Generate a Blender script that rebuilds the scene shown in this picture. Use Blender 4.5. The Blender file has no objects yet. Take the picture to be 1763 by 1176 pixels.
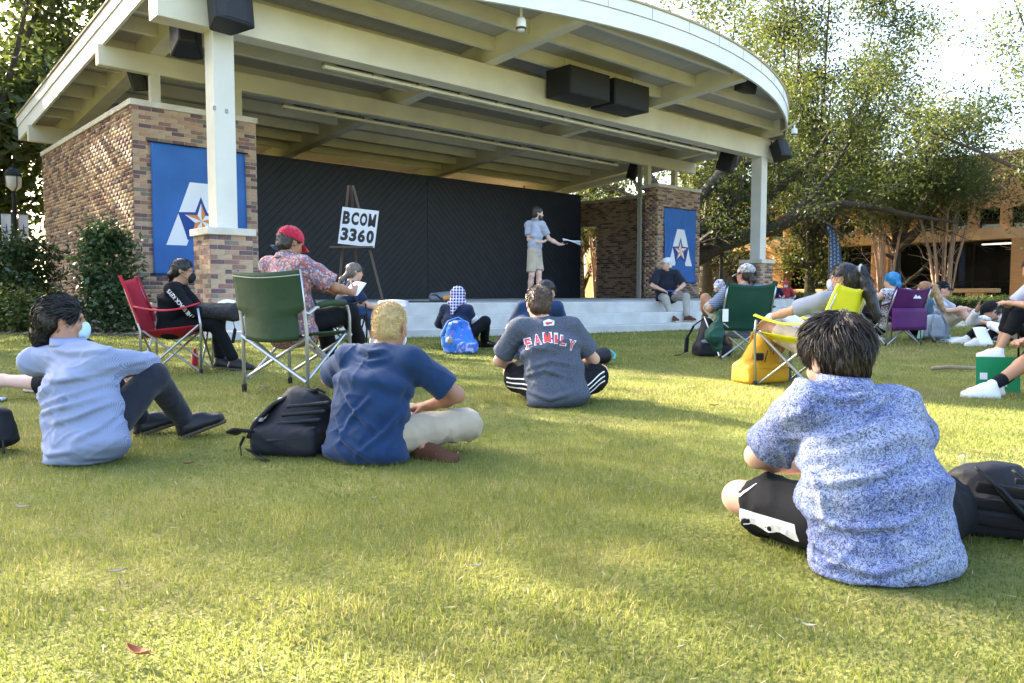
import bpy, bmesh, math, random
import numpy as np
from mathutils import Vector, Matrix
from mathutils.bvhtree import BVHTree
random.seed(7); RNG = np.random.default_rng(7)
SC = bpy.context.scene
COL = SC.collection
# ------------------------------------------------------------------ camera, sky, sun, exposure
cam_d = bpy.data.cameras.new('camera'); cam = bpy.data.objects.new('camera', cam_d); COL.objects.link(cam)
cam.location = (0, 0, .76); cam.rotation_euler = (math.pi/2-.0625, 0, 0)
cam_d.sensor_width = 36; cam_d.lens = 26.874; cam_d.clip_start = .05; cam_d.clip_end = 3000
SC.camera = cam
SUN_DIR = Vector((-1.54, 1.234, 1.0)).normalized()      # towards the sun
W = bpy.data.worlds.new('World'); SC.world = W; W.use_nodes = True
nt = W.node_tree; nt.nodes.clear()
sky = nt.nodes.new('ShaderNodeTexSky'); sky.sky_type = 'NISHITA'; sky.sun_disc = False
sky.sun_elevation = math.asin(SUN_DIR.z); sky.sun_rotation = math.atan2(SUN_DIR.x, SUN_DIR.y)
sky.air_density = 1.0; sky.dust_density = 4.0; sky.ozone_density = 1.0
bg = nt.nodes.new('ShaderNodeBackground'); bg.inputs['Strength'].default_value = .13
out = nt.nodes.new('ShaderNodeOutputWorld')
nt.links.new(sky.outputs[0], bg.inputs[0]); nt.links.new(bg.outputs[0], out.inputs[0])
sun_d = bpy.data.lights.new('sun', 'SUN'); sun_d.energy = 5.0; sun_d.angle = math.radians(.6); sun_d.color = (1, .87, .66)
sun = bpy.data.objects.new('sun', sun_d); COL.objects.link(sun)
sun.rotation_euler = SUN_DIR.to_track_quat('Z', 'Y').to_euler(); sun.location = SUN_DIR*60
SC.view_settings.view_transform = 'Standard'; SC.view_settings.look = 'None'
SC.view_settings.exposure = 2.95; SC.view_settings.gamma = 1
SC.cycles.max_bounces = 8; SC.cycles.transparent_max_bounces = 12

# ------------------------------------------------------------------ helpers
def ground_z(y):
    t = min(max((y-3)/8.5, 0), 1); return .11*t*t*(3-2*t)
MATS = {}
def mat(name, col=(.5, .5, .5), rough=.7, metal=0., spec=.3, noise=0., nscale=8., bump=0., bscale=40., col2=None, trans=0., coord='Object', sheen=0., stretch=None):
    if name in MATS: return MATS[name]
    m = bpy.data.materials.new(name); m.use_nodes = True; MATS[name] = m
    n = m.node_tree; b = n.nodes['Principled BSDF']
    b.inputs['Base Color'].default_value = (*col, 1); b.inputs['Roughness'].default_value = rough
    b.inputs['Metallic'].default_value = metal; b.inputs['Specular IOR Level'].default_value = spec
    if sheen: b.inputs['Sheen Weight'].default_value = sheen
    if noise or bump or col2:
        tc = n.nodes.new('ShaderNodeTexCoord'); src = tc.outputs[coord]
        if stretch:
            mp = n.nodes.new('ShaderNodeMapping'); mp.inputs['Scale'].default_value = stretch
            n.links.new(src, mp.inputs[0]); src = mp.outputs[0]
    if noise or col2:
        t = n.nodes.new('ShaderNodeTexNoise'); t.inputs['Scale'].default_value = nscale; t.inputs['Detail'].default_value = 6
        n.links.new(src, t.inputs['Vector'])
        r = n.nodes.new('ShaderNodeValToRGB')
        c2 = col2 if col2 else tuple(c*(1-noise) for c in col)
        c1 = col if col2 else tuple(min(1, c*(1+noise*.6)) for c in col)
        r.color_ramp.elements[0].position = .33; r.color_ramp.elements[1].position = .67
        r.color_ramp.elements[0].color = (*c2, 1); r.color_ramp.elements[1].color = (*c1, 1)
        n.links.new(t.outputs['Fac'], r.inputs[0]); n.links.new(r.outputs[0], b.inputs['Base Color'])
    if bump:
        t2 = n.nodes.new('ShaderNodeTexNoise'); t2.inputs['Scale'].default_value = bscale; t2.inputs['Detail'].default_value = 5
        n.links.new(src, t2.inputs['Vector'])
        bp = n.nodes.new('ShaderNodeBump'); bp.inputs['Strength'].default_value = bump; bp.inputs['Distance'].default_value = .02
        n.links.new(t2.outputs['Fac'], bp.inputs['Height']); n.links.new(bp.outputs[0], b.inputs['Normal'])
    return m
def mesh(name, V, F, mats=None, mi=None, smooth=False):
    me = bpy.data.meshes.new(name)
    if isinstance(F, np.ndarray):
        V = np.asarray(V, np.float32); nf, k = F.shape
        me.vertices.add(len(V)); me.vertices.foreach_set('co', V.ravel())
        me.loops.add(nf*k); me.loops.foreach_set('vertex_index', F.astype(np.int32).ravel())
        me.polygons.add(nf); me.polygons.foreach_set('loop_start', np.arange(nf, dtype=np.int32)*k)
        me.update(calc_edges=True)
    else:
        me.from_pydata([tuple(map(float, v)) for v in V], [], F)
    for m in (mats if isinstance(mats, (list, tuple)) else [mats] if mats else []): me.materials.append(m)
    if mi is not None: me.polygons.foreach_set('material_index', np.asarray(mi, np.int32))
    if smooth: me.polygons.foreach_set('use_smooth', np.ones(len(me.polygons), bool))
    me.update(); return me
def put(name, me, parent=None, loc=None, rotz=0.):
    o = bpy.data.objects.new(name, me); COL.objects.link(o)
    if parent is not None: o.parent = parent
    if loc is not None: o.location = loc
    if rotz: o.rotation_euler = (0, 0, rotz)
    return o
def tag(o, label, cat, group=None):
    o['label'] = label; o['category'] = cat
    if group: o['group'] = group
    return o
def thing(name, label, cat, loc=(0, 0, 0), rotz=0., group=None):
    o = put(name, None, None, loc, rotz); return tag(o, label, cat, group)
def struct(o): o['kind'] = 'structure'; return o
def stuff(o): o['kind'] = 'stuff'; return o
CUBE_F = [(0, 3, 2, 1), (4, 5, 6, 7), (0, 1, 5, 4), (1, 2, 6, 5), (2, 3, 7, 6), (3, 0, 4, 7)]
class MB:
    """collects shapes of one mesh"""
    def __init__(s): s.V = []; s.F = []; s.M = []; s.cur = 0
    def add(s, V, F):
        o = len(s.V); s.V += [tuple(v) for v in V]
        s.F += [tuple(i+o for i in f) for f in F]; s.M += [s.cur]*len(F); return s
    def box(s, a, b):
        (x0, y0, z0), (x1, y1, z1) = a, b
        return s.add([(x0, y0, z0), (x1, y0, z0), (x1, y1, z0), (x0, y1, z0), (x0, y0, z1), (x1, y0, z1), (x1, y1, z1), (x0, y1, z1)], CUBE_F)
    def prism(s, pts, z0, z1):
        n = len(pts)
        V = [(p[0], p[1], z0) for p in pts]+[(p[0], p[1], z1) for p in pts]
        return s.add(V, [tuple(range(n-1, -1, -1)), tuple(range(n, 2*n))]+[(i, (i+1) % n, n+(i+1) % n, n+i) for i in range(n)])
    def tube(s, pts, r, n=8, cap=True):
        pts = [Vector(p) for p in pts]; m = len(pts)
        rr = r if isinstance(r, (list, tuple)) else [r]*m
        V = []; pa = None
        for i, p in enumerate(pts):
            d = (pts[min(i+1, m-1)]-pts[max(i-1, 0)]).normalized()
            if pa is None:
                pa = d.cross(Vector((0, 0, 1)))
                if pa.length < .1: pa = d.cross(Vector((1, 0, 0)))
            pa = (pa-d*pa.dot(d)).normalized(); pb = d.cross(pa)
            V += [p+(pa*math.cos(2*math.pi*k/n)+pb*math.sin(2*math.pi*k/n))*rr[i] for k in range(n)]
        F = [(i*n+k, i*n+(k+1) % n, (i+1)*n+(k+1) % n, (i+1)*n+k) for i in range(m-1) for k in range(n)]
        if cap: F += [tuple(range(n-1, -1, -1)), tuple((m-1)*n+k for k in range(n))]
        return s.add(V, F)
    def grid(s, fn, nu, nv, thick=0.):
        """sheet fn(u,v) with u,v in 0..1; thick makes it a closed slab"""
        P = [[Vector(fn(i/nu, j/nv)) for j in range(nv+1)] for i in range(nu+1)]
        idx = lambda i, j: i*(nv+1)+j
        V = [P[i][j] for i in range(nu+1) for j in range(nv+1)]
        F = [(idx(i, j), idx(i+1, j), idx(i+1, j+1), idx(i, j+1)) for i in range(nu) for j in range(nv)]
        if thick:
            N = []
            for i in range(nu+1):
                for j in range(nv+1):
                    a = P[min(i+1, nu)][j]-P[max(i-1, 0)][j]; b = P[i][min(j+1, nv)]-P[i][max(j-1, 0)]
                    c = a.cross(b); N.append(c.normalized() if c.length > 1e-9 else Vector((0, 0, 1)))
            k = len(V); V2 = [v-n*thick for v, n in zip(V, N)]
            F2 = [tuple(x+k for x in reversed(f)) for f in F]; E = []
            for i in range(nu): E += [(idx(i+1, 0), idx(i, 0), idx(i, 0)+k, idx(i+1, 0)+k), (idx(i, nv), idx(i+1, nv), idx(i+1, nv)+k, idx(i, nv)+k)]
            for j in range(nv): E += [(idx(0, j), idx(0, j+1), idx(0, j+1)+k, idx(0, j)+k), (idx(nu, j+1), idx(nu, j), idx(nu, j)+k, idx(nu, j+1)+k)]
            V = V+V2; F = F+F2+E
        return s.add(V, F)
    def lathe(s, prof, n=16, c=(0, 0, 0)):
        V = [(c[0]+r*math.cos(2*math.pi*k/n), c[1]+r*math.sin(2*math.pi*k/n), c[2]+z) for r, z in prof for k in range(n)]
        m = len(prof)
        return s.add(V, [(i*n+k, i*n+(k+1) % n, (i+1)*n+(k+1) % n, (i+1)*n+k) for i in range(m-1) for k in range(n)]+[tuple(range(n-1, -1, -1)), tuple((m-1)*n+k for k in range(n))])
    def build(s, name, mats, parent=None, smooth=False, bevel=0., loc=None, off=None, xf=None):
        V = s.V
        if off is not None: V = [(v[0]-off[0], v[1]-off[1], v[2]-off[2]) for v in V]
        if xf is not None: V = [xf @ Vector(v) for v in V]
        me = mesh(name, V, s.F, mats, s.M, smooth)
        if bevel:
            bm = bmesh.new(); bm.from_mesh(me)
            bmesh.ops.bevel(bm, geom=[e for e in bm.edges if e.calc_face_angle(0) > .6], offset=bevel, segments=1, affect='EDGES', clamp_overlap=True)
            bm.to_mesh(me); bm.free()
        return put(name, me, parent, loc)
def copy_tree(o, parent=None):
    c = o.copy(); COL.objects.link(c); c.parent = parent
    for ch in list(o.children): copy_tree(ch, c)
    return c
# the pavilion's own axes: u along its front, v into its depth
YAW = .82809; UA = (math.sin(YAW), math.cos(YAW)); VA = (-math.cos(YAW), math.sin(YAW)); BROT = math.pi/2-YAW
def Bw(u, v, z=0.): return Vector((u*UA[0]+v*VA[0], u*UA[1]+v*VA[1], z))
# value noise for numpy arrays
def _h(x, y, z):
    n = (x*374761393+y*668265263+z*2147483647) & 0xffffffff
    n = ((n ^ (n >> 13))*1274126177) & 0xffffffff
    return ((n ^ (n >> 16)) & 0xffff)/65535.
def vnoise(P):
    P = np.asarray(P, np.float64); I = np.floor(P).astype(np.int64); f = P-I; f = f*f*(3-2*f)
    x, y, z = I[..., 0]+1000, I[..., 1]+1000, I[..., 2]+1000; r = 0
    for dx in (0, 1):
        for dy in (0, 1):
            for dz in (0, 1):
                w = (f[..., 0] if dx else 1-f[..., 0])*(f[..., 1] if dy else 1-f[..., 1])*(f[..., 2] if dz else 1-f[..., 2])
                r = r+w*_h(x+dx, y+dy, z+dz)
    return r*2-1
def text_mesh(s, size=1., bold=0., extrude=0., align='CENTER'):
    c = bpy.data.curves.new('lettering', 'FONT'); c.body = s; c.size = size; c.offset = bold; c.extrude = extrude; c.align_x = align; c.align_y = 'CENTER'
    c.resolution_u = 3; c.space_character = 1.0+bold*6
    o = bpy.data.objects.new('lettering', c); COL.objects.link(o)
    dg = bpy.context.evaluated_depsgraph_get(); me = bpy.data.meshes.new_from_object(o.evaluated_get(dg))
    bpy.data.objects.remove(o); bpy.data.curves.remove(c)
    return me
def letter_mesh(ch, w, h, bold=.014):
    """one bold capital or figure scaled to w x h, centred, lying in x,y"""
    if ch == 'M':
        a = .21; P = [(0, 0), (a, 0), (a, .66), (.5, .12), (1-a, .66), (1-a, 0), (1, 0), (1, 1), (.75, 1), (.5, .50), (.25, 1), (0, 1)]
        bm = bmesh.new(); f = bm.faces.new([bm.verts.new((x, y, 0)) for x, y in P]); bmesh.ops.triangulate(bm, faces=[f]); me = bpy.data.meshes.new('lettering'); bm.to_mesh(me); bm.free()
    else: me = text_mesh(ch, .315, bold)
    X = [v.co.x for v in me.vertices]; Y = [v.co.y for v in me.vertices]; x0, x1, y0, y1 = min(X), max(X), min(Y), max(Y)
    for v in me.vertices: v.co = ((v.co.x-(x0+x1)/2)/(x1-x0)*w, (v.co.y-(y0+y1)/2)/(y1-y0)*h, 0)
    return me
# ------------------------------------------------------------------ pavilion materials
M_CREAM = mat('cream_paint', (.66, .62, .50), .45, noise=.10, nscale=1.2, bump=.02, bscale=3)
M_FASCIA = mat('white_fascia_metal', (.74, .74, .72), .35, noise=.06, nscale=.8)
M_DECK = mat('roof_deck_boards', (.42, .40, .36), .6, noise=.12, nscale=2, stretch=(14, .5, 1), bump=.15, bscale=2)
M_ROOF = mat('roof_edge_tan', (.40, .32, .22), .6, noise=.1)
M_CAP = mat('cast_stone', (.62, .56, .47), .8, noise=.12, nscale=4, bump=.1)
M_MORT = mat('mortar', (.46, .42, .38), .95, noise=.2, nscale=20, bump=.2, bscale=120)
def brick_mat(n, c, c2):
    return mat(n, c, .88, col2=c2, nscale=14, bump=.35, bscale=160)
M_BRICK = [brick_mat('brick_buff', (.48, .335, .215), (.41, .275, .17)), brick_mat('brick_orange_buff', (.44, .275, .175), (.37, .225, .14)), brick_mat('brick_red', (.30, .165, .12), (.25, .13, .10)),
           brick_mat('brick_plum', (.175, .105, .10), (.13, .08, .08)), brick_mat('brick_olive_grey', (.23, .185, .14), (.18, .145, .115))]
BRICK_P = np.array([.36, .16, .20, .20, .08])
M_TAN0 = mat('added_wall_brick', (.36, .20, .11), .9, noise=.3, nscale=9)
M_CONC = mat('concrete', (.52, .51, .48), .85, col2=(.41, .40, .375), nscale=3.5, bump=.12, bscale=60)
M_PLANK = mat('navy_black_plank', (.010, .0125, .019), .5, noise=.3, nscale=3, stretch=(1, 1, 1))
M_BLACK = mat('black_speaker', (.018, .019, .024), .55, bump=.2, bscale=300)
M_STEEL = mat('galvanised_steel', (.45, .46, .48), .35, metal=.9)
M_DARKM = mat('dark_metal', (.03, .03, .032), .4, metal=.6)
# ------------------------------------------------------------------ concrete stage with curved steps
UC = 13.22; RA = 16.5
def arc_v(apex, u): return apex+RA-math.sqrt(RA*RA-(u-UC)**2)
def arc_slab(apex, u0, u1, vback, z0, z1, n=64, bevel=.012):
    us = [u0+(u1-u0)*i/n for i in range(n+1)]
    pts = [(u, arc_v(apex, u)) for u in us]
    if callable(vback): pts += [(u, vback(u)) for u in reversed(us)]
    else: pts += [(u1, vback), (u0, vback)]
    mb = MB(); mb.prism(pts, z0, z1); return mb
Z_ST = .61
stage = struct(put('stage', None, None, Bw(UC, 12, 0), BROT)); OFF = (UC, 12, 0)
arc_slab(8.85, 4.27, 22.17, 22.6, -.2, Z_ST).build('stage_floor', M_CONC, stage, bevel=.012, off=OFF)
arc_slab(8.42, 4.274, 22.166, lambda u: arc_v(8.85, u)+.1, -.2, .42).build('step', M_CONC, stage, bevel=.012, off=OFF)
arc_slab(7.92, 4.278, 22.162, lambda u: arc_v(8.42, u)+.1, -.2, .23).build('step', M_CONC, stage, bevel=.012, off=OFF)
# ------------------------------------------------------------------ pavilion
PAV = thing('pavilion', 'open-air stage pavilion with cream beams, curved white roof edge and multicoloured brick walls', 'pavilion', Bw(UC, 15, 0), BROT)
PO = (UC, 15, 0)
def pbuild(mb, name, m, parent=PAV, **k): return mb.build(name, m, parent, off=PO, **k)
CH = .0762; BL = .2286; JT = .010
def face_bricks(kind, c0, l0, l1, z0, n, flip=0, skip=None):
    """running-bond bricks of one wall face. kind 'u': face v=c0 running along u; 'v': face u=c0 running along v. out = outward sign"""
    R = []
    for i in range(n):
        z = z0+i*CH; p = l0-(BL*.5 if (i+flip) % 2 else 0)
        while p < l1-.02:
            a, b = max(p, l0), min(p+BL, l1)
            if b-a > .04 and not (skip and skip((a+b)/2, z)): R.append((kind, c0, a+JT/2, b-JT/2, z+JT/2, z+CH-JT/2))
            p += BL
    return R
def brick_box(r, out, proud=.002, deep=.05):
    k, c, a, b, z0, z1 = r; d = sorted((c+out*proud, c-out*deep))
    return ((a, d[0], z0), (b, d[1], z1)) if k == 'u' else ((d[0], a, z0), (d[1], b, z1))
BRICK_ME = {}
def brick_objects(rs, out, parent):
    for r in rs:
        lo, hi = brick_box(r, out); key = (r[0], round(hi[0]-lo[0], 3), round(hi[1]-lo[1], 3)); mi = int(RNG.choice(5, p=BRICK_P))
        if (key, mi) not in BRICK_ME:
            s = [(h-l)/2 for l, h in zip(lo, hi)]; mb = MB(); mb.box([-x for x in s], s)
            BRICK_ME[(key, mi)] = mb
            BRICK_ME[(key, mi)] = mesh('brick', mb.V, mb.F, M_BRICK[mi])
        put('brick', BRICK_ME[(key, mi)], parent, [(l+h)/2-o for l, h, o in zip(lo, hi, PO)])
def brick_joined(groups, name, parent):
    V = []; M = []
    for rs, out in groups:
        for r in rs:
            lo, hi = brick_box(r, out)
            V += [(lo[0], lo[1], lo[2]), (hi[0], lo[1], lo[2]), (hi[0], hi[1], lo[2]), (lo[0], hi[1], lo[2]), (lo[0], lo[1], hi[2]), (hi[0], lo[1], hi[2]), (hi[0], hi[1], hi[2]), (lo[0], hi[1], hi[2])]
            M += [int(RNG.choice(5, p=BRICK_P))]*6
    n = len(V)//8; F = (np.array(CUBE_F)[None]+8*np.arange(n)[:, None, None]).reshape(-1, 4)
    return stuff(put(name, mesh(name, np.array(V)-np.array(PO), F, M_BRICK, M), parent))
# towers: U range, front v, depth
VT = 14.75; TN = 46; Z_CAP = Z_ST+TN*CH
LT = (4.356, 6.658); RT = (2*UC-6.658, 2*UC-4.356)
core = MB(); core.box((LT[0]+.004, VT+.004, .0), (LT[1]-.004, 15.6, Z_CAP)); core.box((LT[0]+.005, 15.6, 0), (LT[0]+.42, 21.8, Z_CAP))
WL = pbuild(core, 'brick_wall', M_MORT)
core = MB(); core.box((RT[0]+.004, VT+.004, .0), (RT[1]-.004, 15.3, Z_CAP))
core.box((RT[1]-.42, 15.3, 0), (RT[1]-.005, 18.95, Z_CAP)); core.box((RT[1]-.42, 20.1, 0), (RT[1]-.005, 21.8, Z_CAP)); core.box((RT[1]-.421, 18.95, 3.25), (RT[1]-.004, 20.1, Z_CAP))
WR = pbuild(core, 'brick_wall', M_MORT)
for a, b in ((LT[0], LT[1]), (RT[0], RT[1])):
    mb = MB(); mb.box((a-.03, VT-.03, Z_CAP+.001), (b+.03, 15.64, Z_CAP+.11))
    if a < 10: mb.box((a-.031, 15.64, Z_CAP+.0015), (a+.46, 21.84, Z_CAP+.1105))
    else: mb.box((b-.46, 15.64, Z_CAP+.0015), (b+.031, 21.84, Z_CAP+.1105))
    pbuild(mb, 'stone_cap', M_CAP, bevel=.008)
# banner covers part of the tower front
inb = lambda p, z: 4.75 < p < 6.32 and 1.15 < z < 3.42
lf = face_bricks('u', VT, LT[0], LT[1], Z_ST, TN)
vis = [r for r in lf if not inb((r[2]+r[3])/2, r[4])]; hid = [r for r in lf if inb((r[2]+r[3])/2, r[4])]
vis.sort(key=lambda r: -r[4]); n_front = 216
brick_objects(vis[:n_front], -1, WL)
side = face_bricks('v', LT[0], VT, 21.8, .08, TN+7, 1)
brick_joined([(vis[n_front:], -1), (hid, -1), ([r for r in side if r[5] < Z_CAP], -1), (face_bricks('v', LT[1], VT, 15.6, Z_ST, TN, 1), 1)], 'brickwork', WL)
dsk = lambda p, z: 18.95 < p < 20.1 and z < 3.25
brick_joined([(face_bricks('u', VT, RT[0], RT[1], Z_ST, TN), -1), (face_bricks('v', RT[0], VT, 15.3, Z_ST, TN, 1), -1), (face_bricks('v', RT[1]-.42, 15.3, 21.8, Z_ST, TN, 0, dsk), -1),
              (face_bricks('v', RT[1], VT, 21.8, Z_ST, TN, 1, dsk), 1)], 'brickwork', WR)
# pedestals and columns
for side_, (u0, u1) in enumerate(((4.61, 5.30), (21.14, 21.83))):
    v0, v1 = 11.94, 12.63; zt = Z_ST+14*CH
    mb = MB(); mb.box((u0+.004, v0+.004, Z_ST-.05), (u1-.004, v1-.004, zt))
    pd = pbuild(mb, 'brick_pedestal', M_MORT)
    a, b = face_bricks('u', v0, u0, u1, Z_ST, 14), face_bricks('v', u0, v0, v1, Z_ST, 14, 1)
    if side_ == 0:
        brick_objects(a, -1, pd); brick_objects(b, -1, pd); brick_joined([(face_bricks('v', u1, v0, v1, Z_ST, 14, 1), 1)], 'brickwork', pd)
    else: brick_joined([(a, -1), (b, -1), (face_bricks('v', u1, v0, v1, Z_ST, 14, 1), 1)], 'brickwork', pd)
    mb = MB(); mb.box((u0-.045, v0-.045, zt+.001), (u1+.045, v1+.045, zt+.115)); pbuild(mb, 'stone_cap', M_CAP, bevel=.01)
    cu = (u0+u1)/2; mb = MB(); mb.box((cu-.168, 12.09, zt+.1), (cu+.168, 12.43, 4.872)); pbuild(mb, 'column', mat('column_paint', (.64, .62, .56), .45, noise=.08, nscale=1.5), bevel=.006)
# beams
U0B, U1B = 3.967, 22.473
SL = .0785
def z_raft(v): return 5.445-SL*(v-12.07)
for (v0, v1, zb) in ((12.07, 12.44, 4.87), (15.20, 15.37, 4.836), (21.13, 21.32, 4.36)):
    mb = MB(); mb.box((U0B, v0, zb), (U1B, v1, z_raft(v0)-.002)); pbuild(mb, 'beam', M_CREAM, bevel=.008)
# posts between tower caps and second beam
for u in (4.935, 6.50, 19.92, 21.36):
    mb = MB(); mb.box((u-.083, 15.203, Z_CAP+.105), (u+.083, 15.367, 4.84)); pbuild(mb, 'post', M_CREAM)
mb = MB(); mb.box((19.68, 15.36, Z_ST), (19.75, 15.5, 5.1)); pbuild(mb, 'post', mat('post_shaded_cream', (.30, .285, .24), .6))  # shadow on this cream post is put into its darker colour
# rafters along v, purlins along u, deck
APX = 9.17
def front_v(u): return APX+RA-math.sqrt(RA*RA-(u-UC)**2)
URK, ULK = 4.03, 2*UC-4.03
RAFT = [4.97, 10.47, 15.97, 21.47]
def slope_box(mb, u0, u1, v0, v1, dz0, dz1):
    za, zb = z_raft(v0), z_raft(v1)
    mb.add([(u0, v0, za+dz0), (u1, v0, za+dz0), (u1, v1, zb+dz0), (u0, v1, zb+dz0), (u0, v0, za+dz1), (u1, v0, za+dz1), (u1, v1, zb+dz1), (u0, v1, zb+dz1)], CUBE_F); return mb
for u in RAFT:
    pbuild(slope_box(MB(), u-.14, u+.14, front_v(u)+.16, 22.5, 0, .42), 'rafter', M_CREAM)
pv = [9.75, 10.75, 11.75, 12.85, 13.85, 14.7, 15.95, 16.95, 17.95, 18.95, 19.95, 20.75]
edges = [URK+.1]+[x for r in RAFT for x in (r-.142, r+.142)]+[ULK-.1]
for i in range(0, len(edges), 2):
    for v in pv:
        a, b = edges[i], edges[i+1]
        if max(front_v(a), front_v(b)) > v-.25: # clip purlins to the curved edge
            half = RA*RA-(APX+RA-(v-.25))**2
            if half <= 0: continue
            a, b = max(a, UC-math.sqrt(half)), min(b, UC+math.sqrt(half))
            if b-a < .4: continue
        pbuild(slope_box(MB(), a, b, v, v+.1, .16, .415), 'purlin', M_CREAM)
# roof deck: one slab with curved front
def roof_slab(off_out, dz0, dz1, n=72):
    us = [URK-off_out+(ULK-URK+2*off_out)*i/n for i in range(n+1)]
    pts = [(u, APX-off_out+RA-math.sqrt(RA*RA-(min(max(u, URK), ULK)-UC)**2)) for u in us]+[(ULK+off_out, 22.68+off_out), (URK-off_out, 22.68+off_out)]
    k = len(pts); V = [(u, v, z_raft(v)+dz0) for u, v in pts]+[(u, v, z_raft(v)+dz1) for u, v in pts]
    return MB().add(V, [tuple(range(k-1, -1, -1)), tuple(range(k, 2*k))]+[(i, (i+1) % k, k+(i+1) % k, k+i) for i in range(k)])
pbuild(roof_slab(-.05, .421, .47), 'roof_deck', M_DECK)
pbuild(roof_slab(.05, .522, .56), 'roof', M_ROOF)
def ribbon(o1, o2, dz0, dz1, n=72, arc=True):
    """vertical fascia band following the curved front and both rakes"""
    def path(o):
        us = [URK-o+(ULK-URK+2*o)*i/n for i in range(n+1)]
        P = [(URK-o, 22.68)]+[(u, APX-o+RA-math.sqrt(RA*RA-(min(max(u, URK), ULK)-UC)**2)) for u in us]+[(ULK+o, 22.68)]
        return P
    A, Bp = path(o1), path(o2); k = len(A); mb = MB()
    V = [(u, v, z_raft(v)+dz0) for u, v in A]+[(u, v, z_raft(v)+dz1) for u, v in A]+[(u, v, z_raft(v)+dz0) for u, v in Bp]+[(u, v, z_raft(v)+dz1) for u, v in Bp]
    F = []
    for i in range(k-1): F += [(i, i+1, k+i+1, k+i), (2*k+i+1, 2*k+i, 3*k+i, 3*k+i+1), (k+i, k+i+1, 3*k+i+1, 3*k+i), (i+1, i, 2*k+i, 2*k+i+1)]
    F += [(0, k, 3*k, 2*k), (k-1, 3*k-1, 4*k-1, 2*k-1)]
    return mb.add(V, F)
pbuild(ribbon(0, -.05, -.012, .30), 'fascia', M_FASCIA)
pbuild(ribbon(.022, -.05, .308, .521), 'fascia_trim', M_FASCIA)
mb = slope_box(MB(), URK, ULK, 22.62, 22.68, -.01, .52); pbuild(mb, 'rear_fascia', M_FASCIA)
for i in range(1, 16):      # joints of the metal edge trim
    u = URK+(ULK-URK)*i/16; v = front_v(u)-.024; z = z_raft(v); a = math.asin((u-UC)/RA)
    X_ = Matrix.Translation((u-PO[0], v-PO[1], z-PO[2])) @ Matrix.Rotation(a, 4, 'Z')
    MB().box((-.004, -.006, .312), (.004, .004, .518)).build('trim_joint', mat('joint_grey', (.45, .45, .43), .5), PAV, xf=X_)
for x, z in ((-.172, 3.62), (.02, 3.60)):      # small plates on the near column
    mb = MB(); mb.box((4.955+x-.02, 12.083, z), (4.955+x+.03, 12.0895, z+.07)); pbuild(mb, 'cover_plate', mat('plate_grey', (.30, .30, .31), .5))
# brace rod under the curved corner
for sgn in (1,):
    mb = MB(); mb.tube([(20.9, 10.75, z_raft(10.75)+.1), (21.5, 11.75, z_raft(11.75)+.02)], .03, 6); pbuild(mb, 'brace', M_CREAM)
mb = MB(); mb.box((LT[0]+.425, 21.5, 0), (RT[1]-.425, 21.75, 4.35)); pbuild(mb, 'added_rear_wall', M_TAN0)  # unseen wall added to shut out light from behind and darken the interior
# chevron plank wall
VB = 18.0; UB0, UB1 = 6.70, 19.78; ZB1 = 4.09
mb = MB(); mb.box((UB0, VB+.022, Z_ST), (UB1, VB+.16, ZB1)); BW = pbuild(mb, 'back_wall', M_PLANK)
def clip_poly(poly, ax, val, keep_less):
    o = []
    for i in range(len(poly)):
        p, q = poly[i], poly[(i+1) % len(poly)]
        ip, iq = (p[ax] <= val) == keep_less, (q[ax] <= val) == keep_less
        if ip: o.append(p)
        if ip != iq:
            t = (val-p[ax])/(q[ax]-p[ax]); o.append(tuple(p[j]+t*(q[j]-p[j]) for j in range(2)))
    return o
PW = .15; cnt = 0
for sgn in (-1, 1):
    s = -3.6
    while s < 7.2:
        # plank strip in (x=distance from apex, z) with direction falling away from the centre at 45 degrees
        g = .011; c = math.sqrt(2)
        a0, a1 = s*1, s+PW*c-g
        poly = [(-.5, a0+.5), (7.5, a0-7.5), (7.5, a1-7.5), (-.5, a1+.5)]
        s += PW*c
        poly = [(x, z+Z_ST+1.2) for x, z in poly]
        L = 6.52
        for ax, val, kl in ((0, .006, False), (0, L, True), (1, Z_ST+.005, False), (1, ZB1-.004, True)):
            poly = clip_poly(poly, ax, val, kl)
            if not poly: break
        if len(poly) < 3: continue
        k = len(poly); V = [(UC+sgn*x, VB, z) for x, z in poly]+[(UC+sgn*x, VB+.023, z) for x, z in poly]
        mbp = MB().add(V, [tuple(range(k)) if sgn > 0 else tuple(range(k-1, -1, -1))]+[(i, (i+1) % k, k+(i+1) % k, k+i) for i in range(k)])
        pbuild(mbp, 'plank', M_PLANK, parent=BW); cnt += 1
mb = MB(); mb.box((UB0-.03, VB-.02, ZB1), (UB1+.03, VB+.18, ZB1+.05)); pbuild(mb, 'wall_cap', M_PLANK)
mb = MB(); mb.box((13.0, VB-.012, 1.02), (13.13, VB-.001, 1.17)); pbuild(mb, 'outlet_box', M_DARKM)
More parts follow.
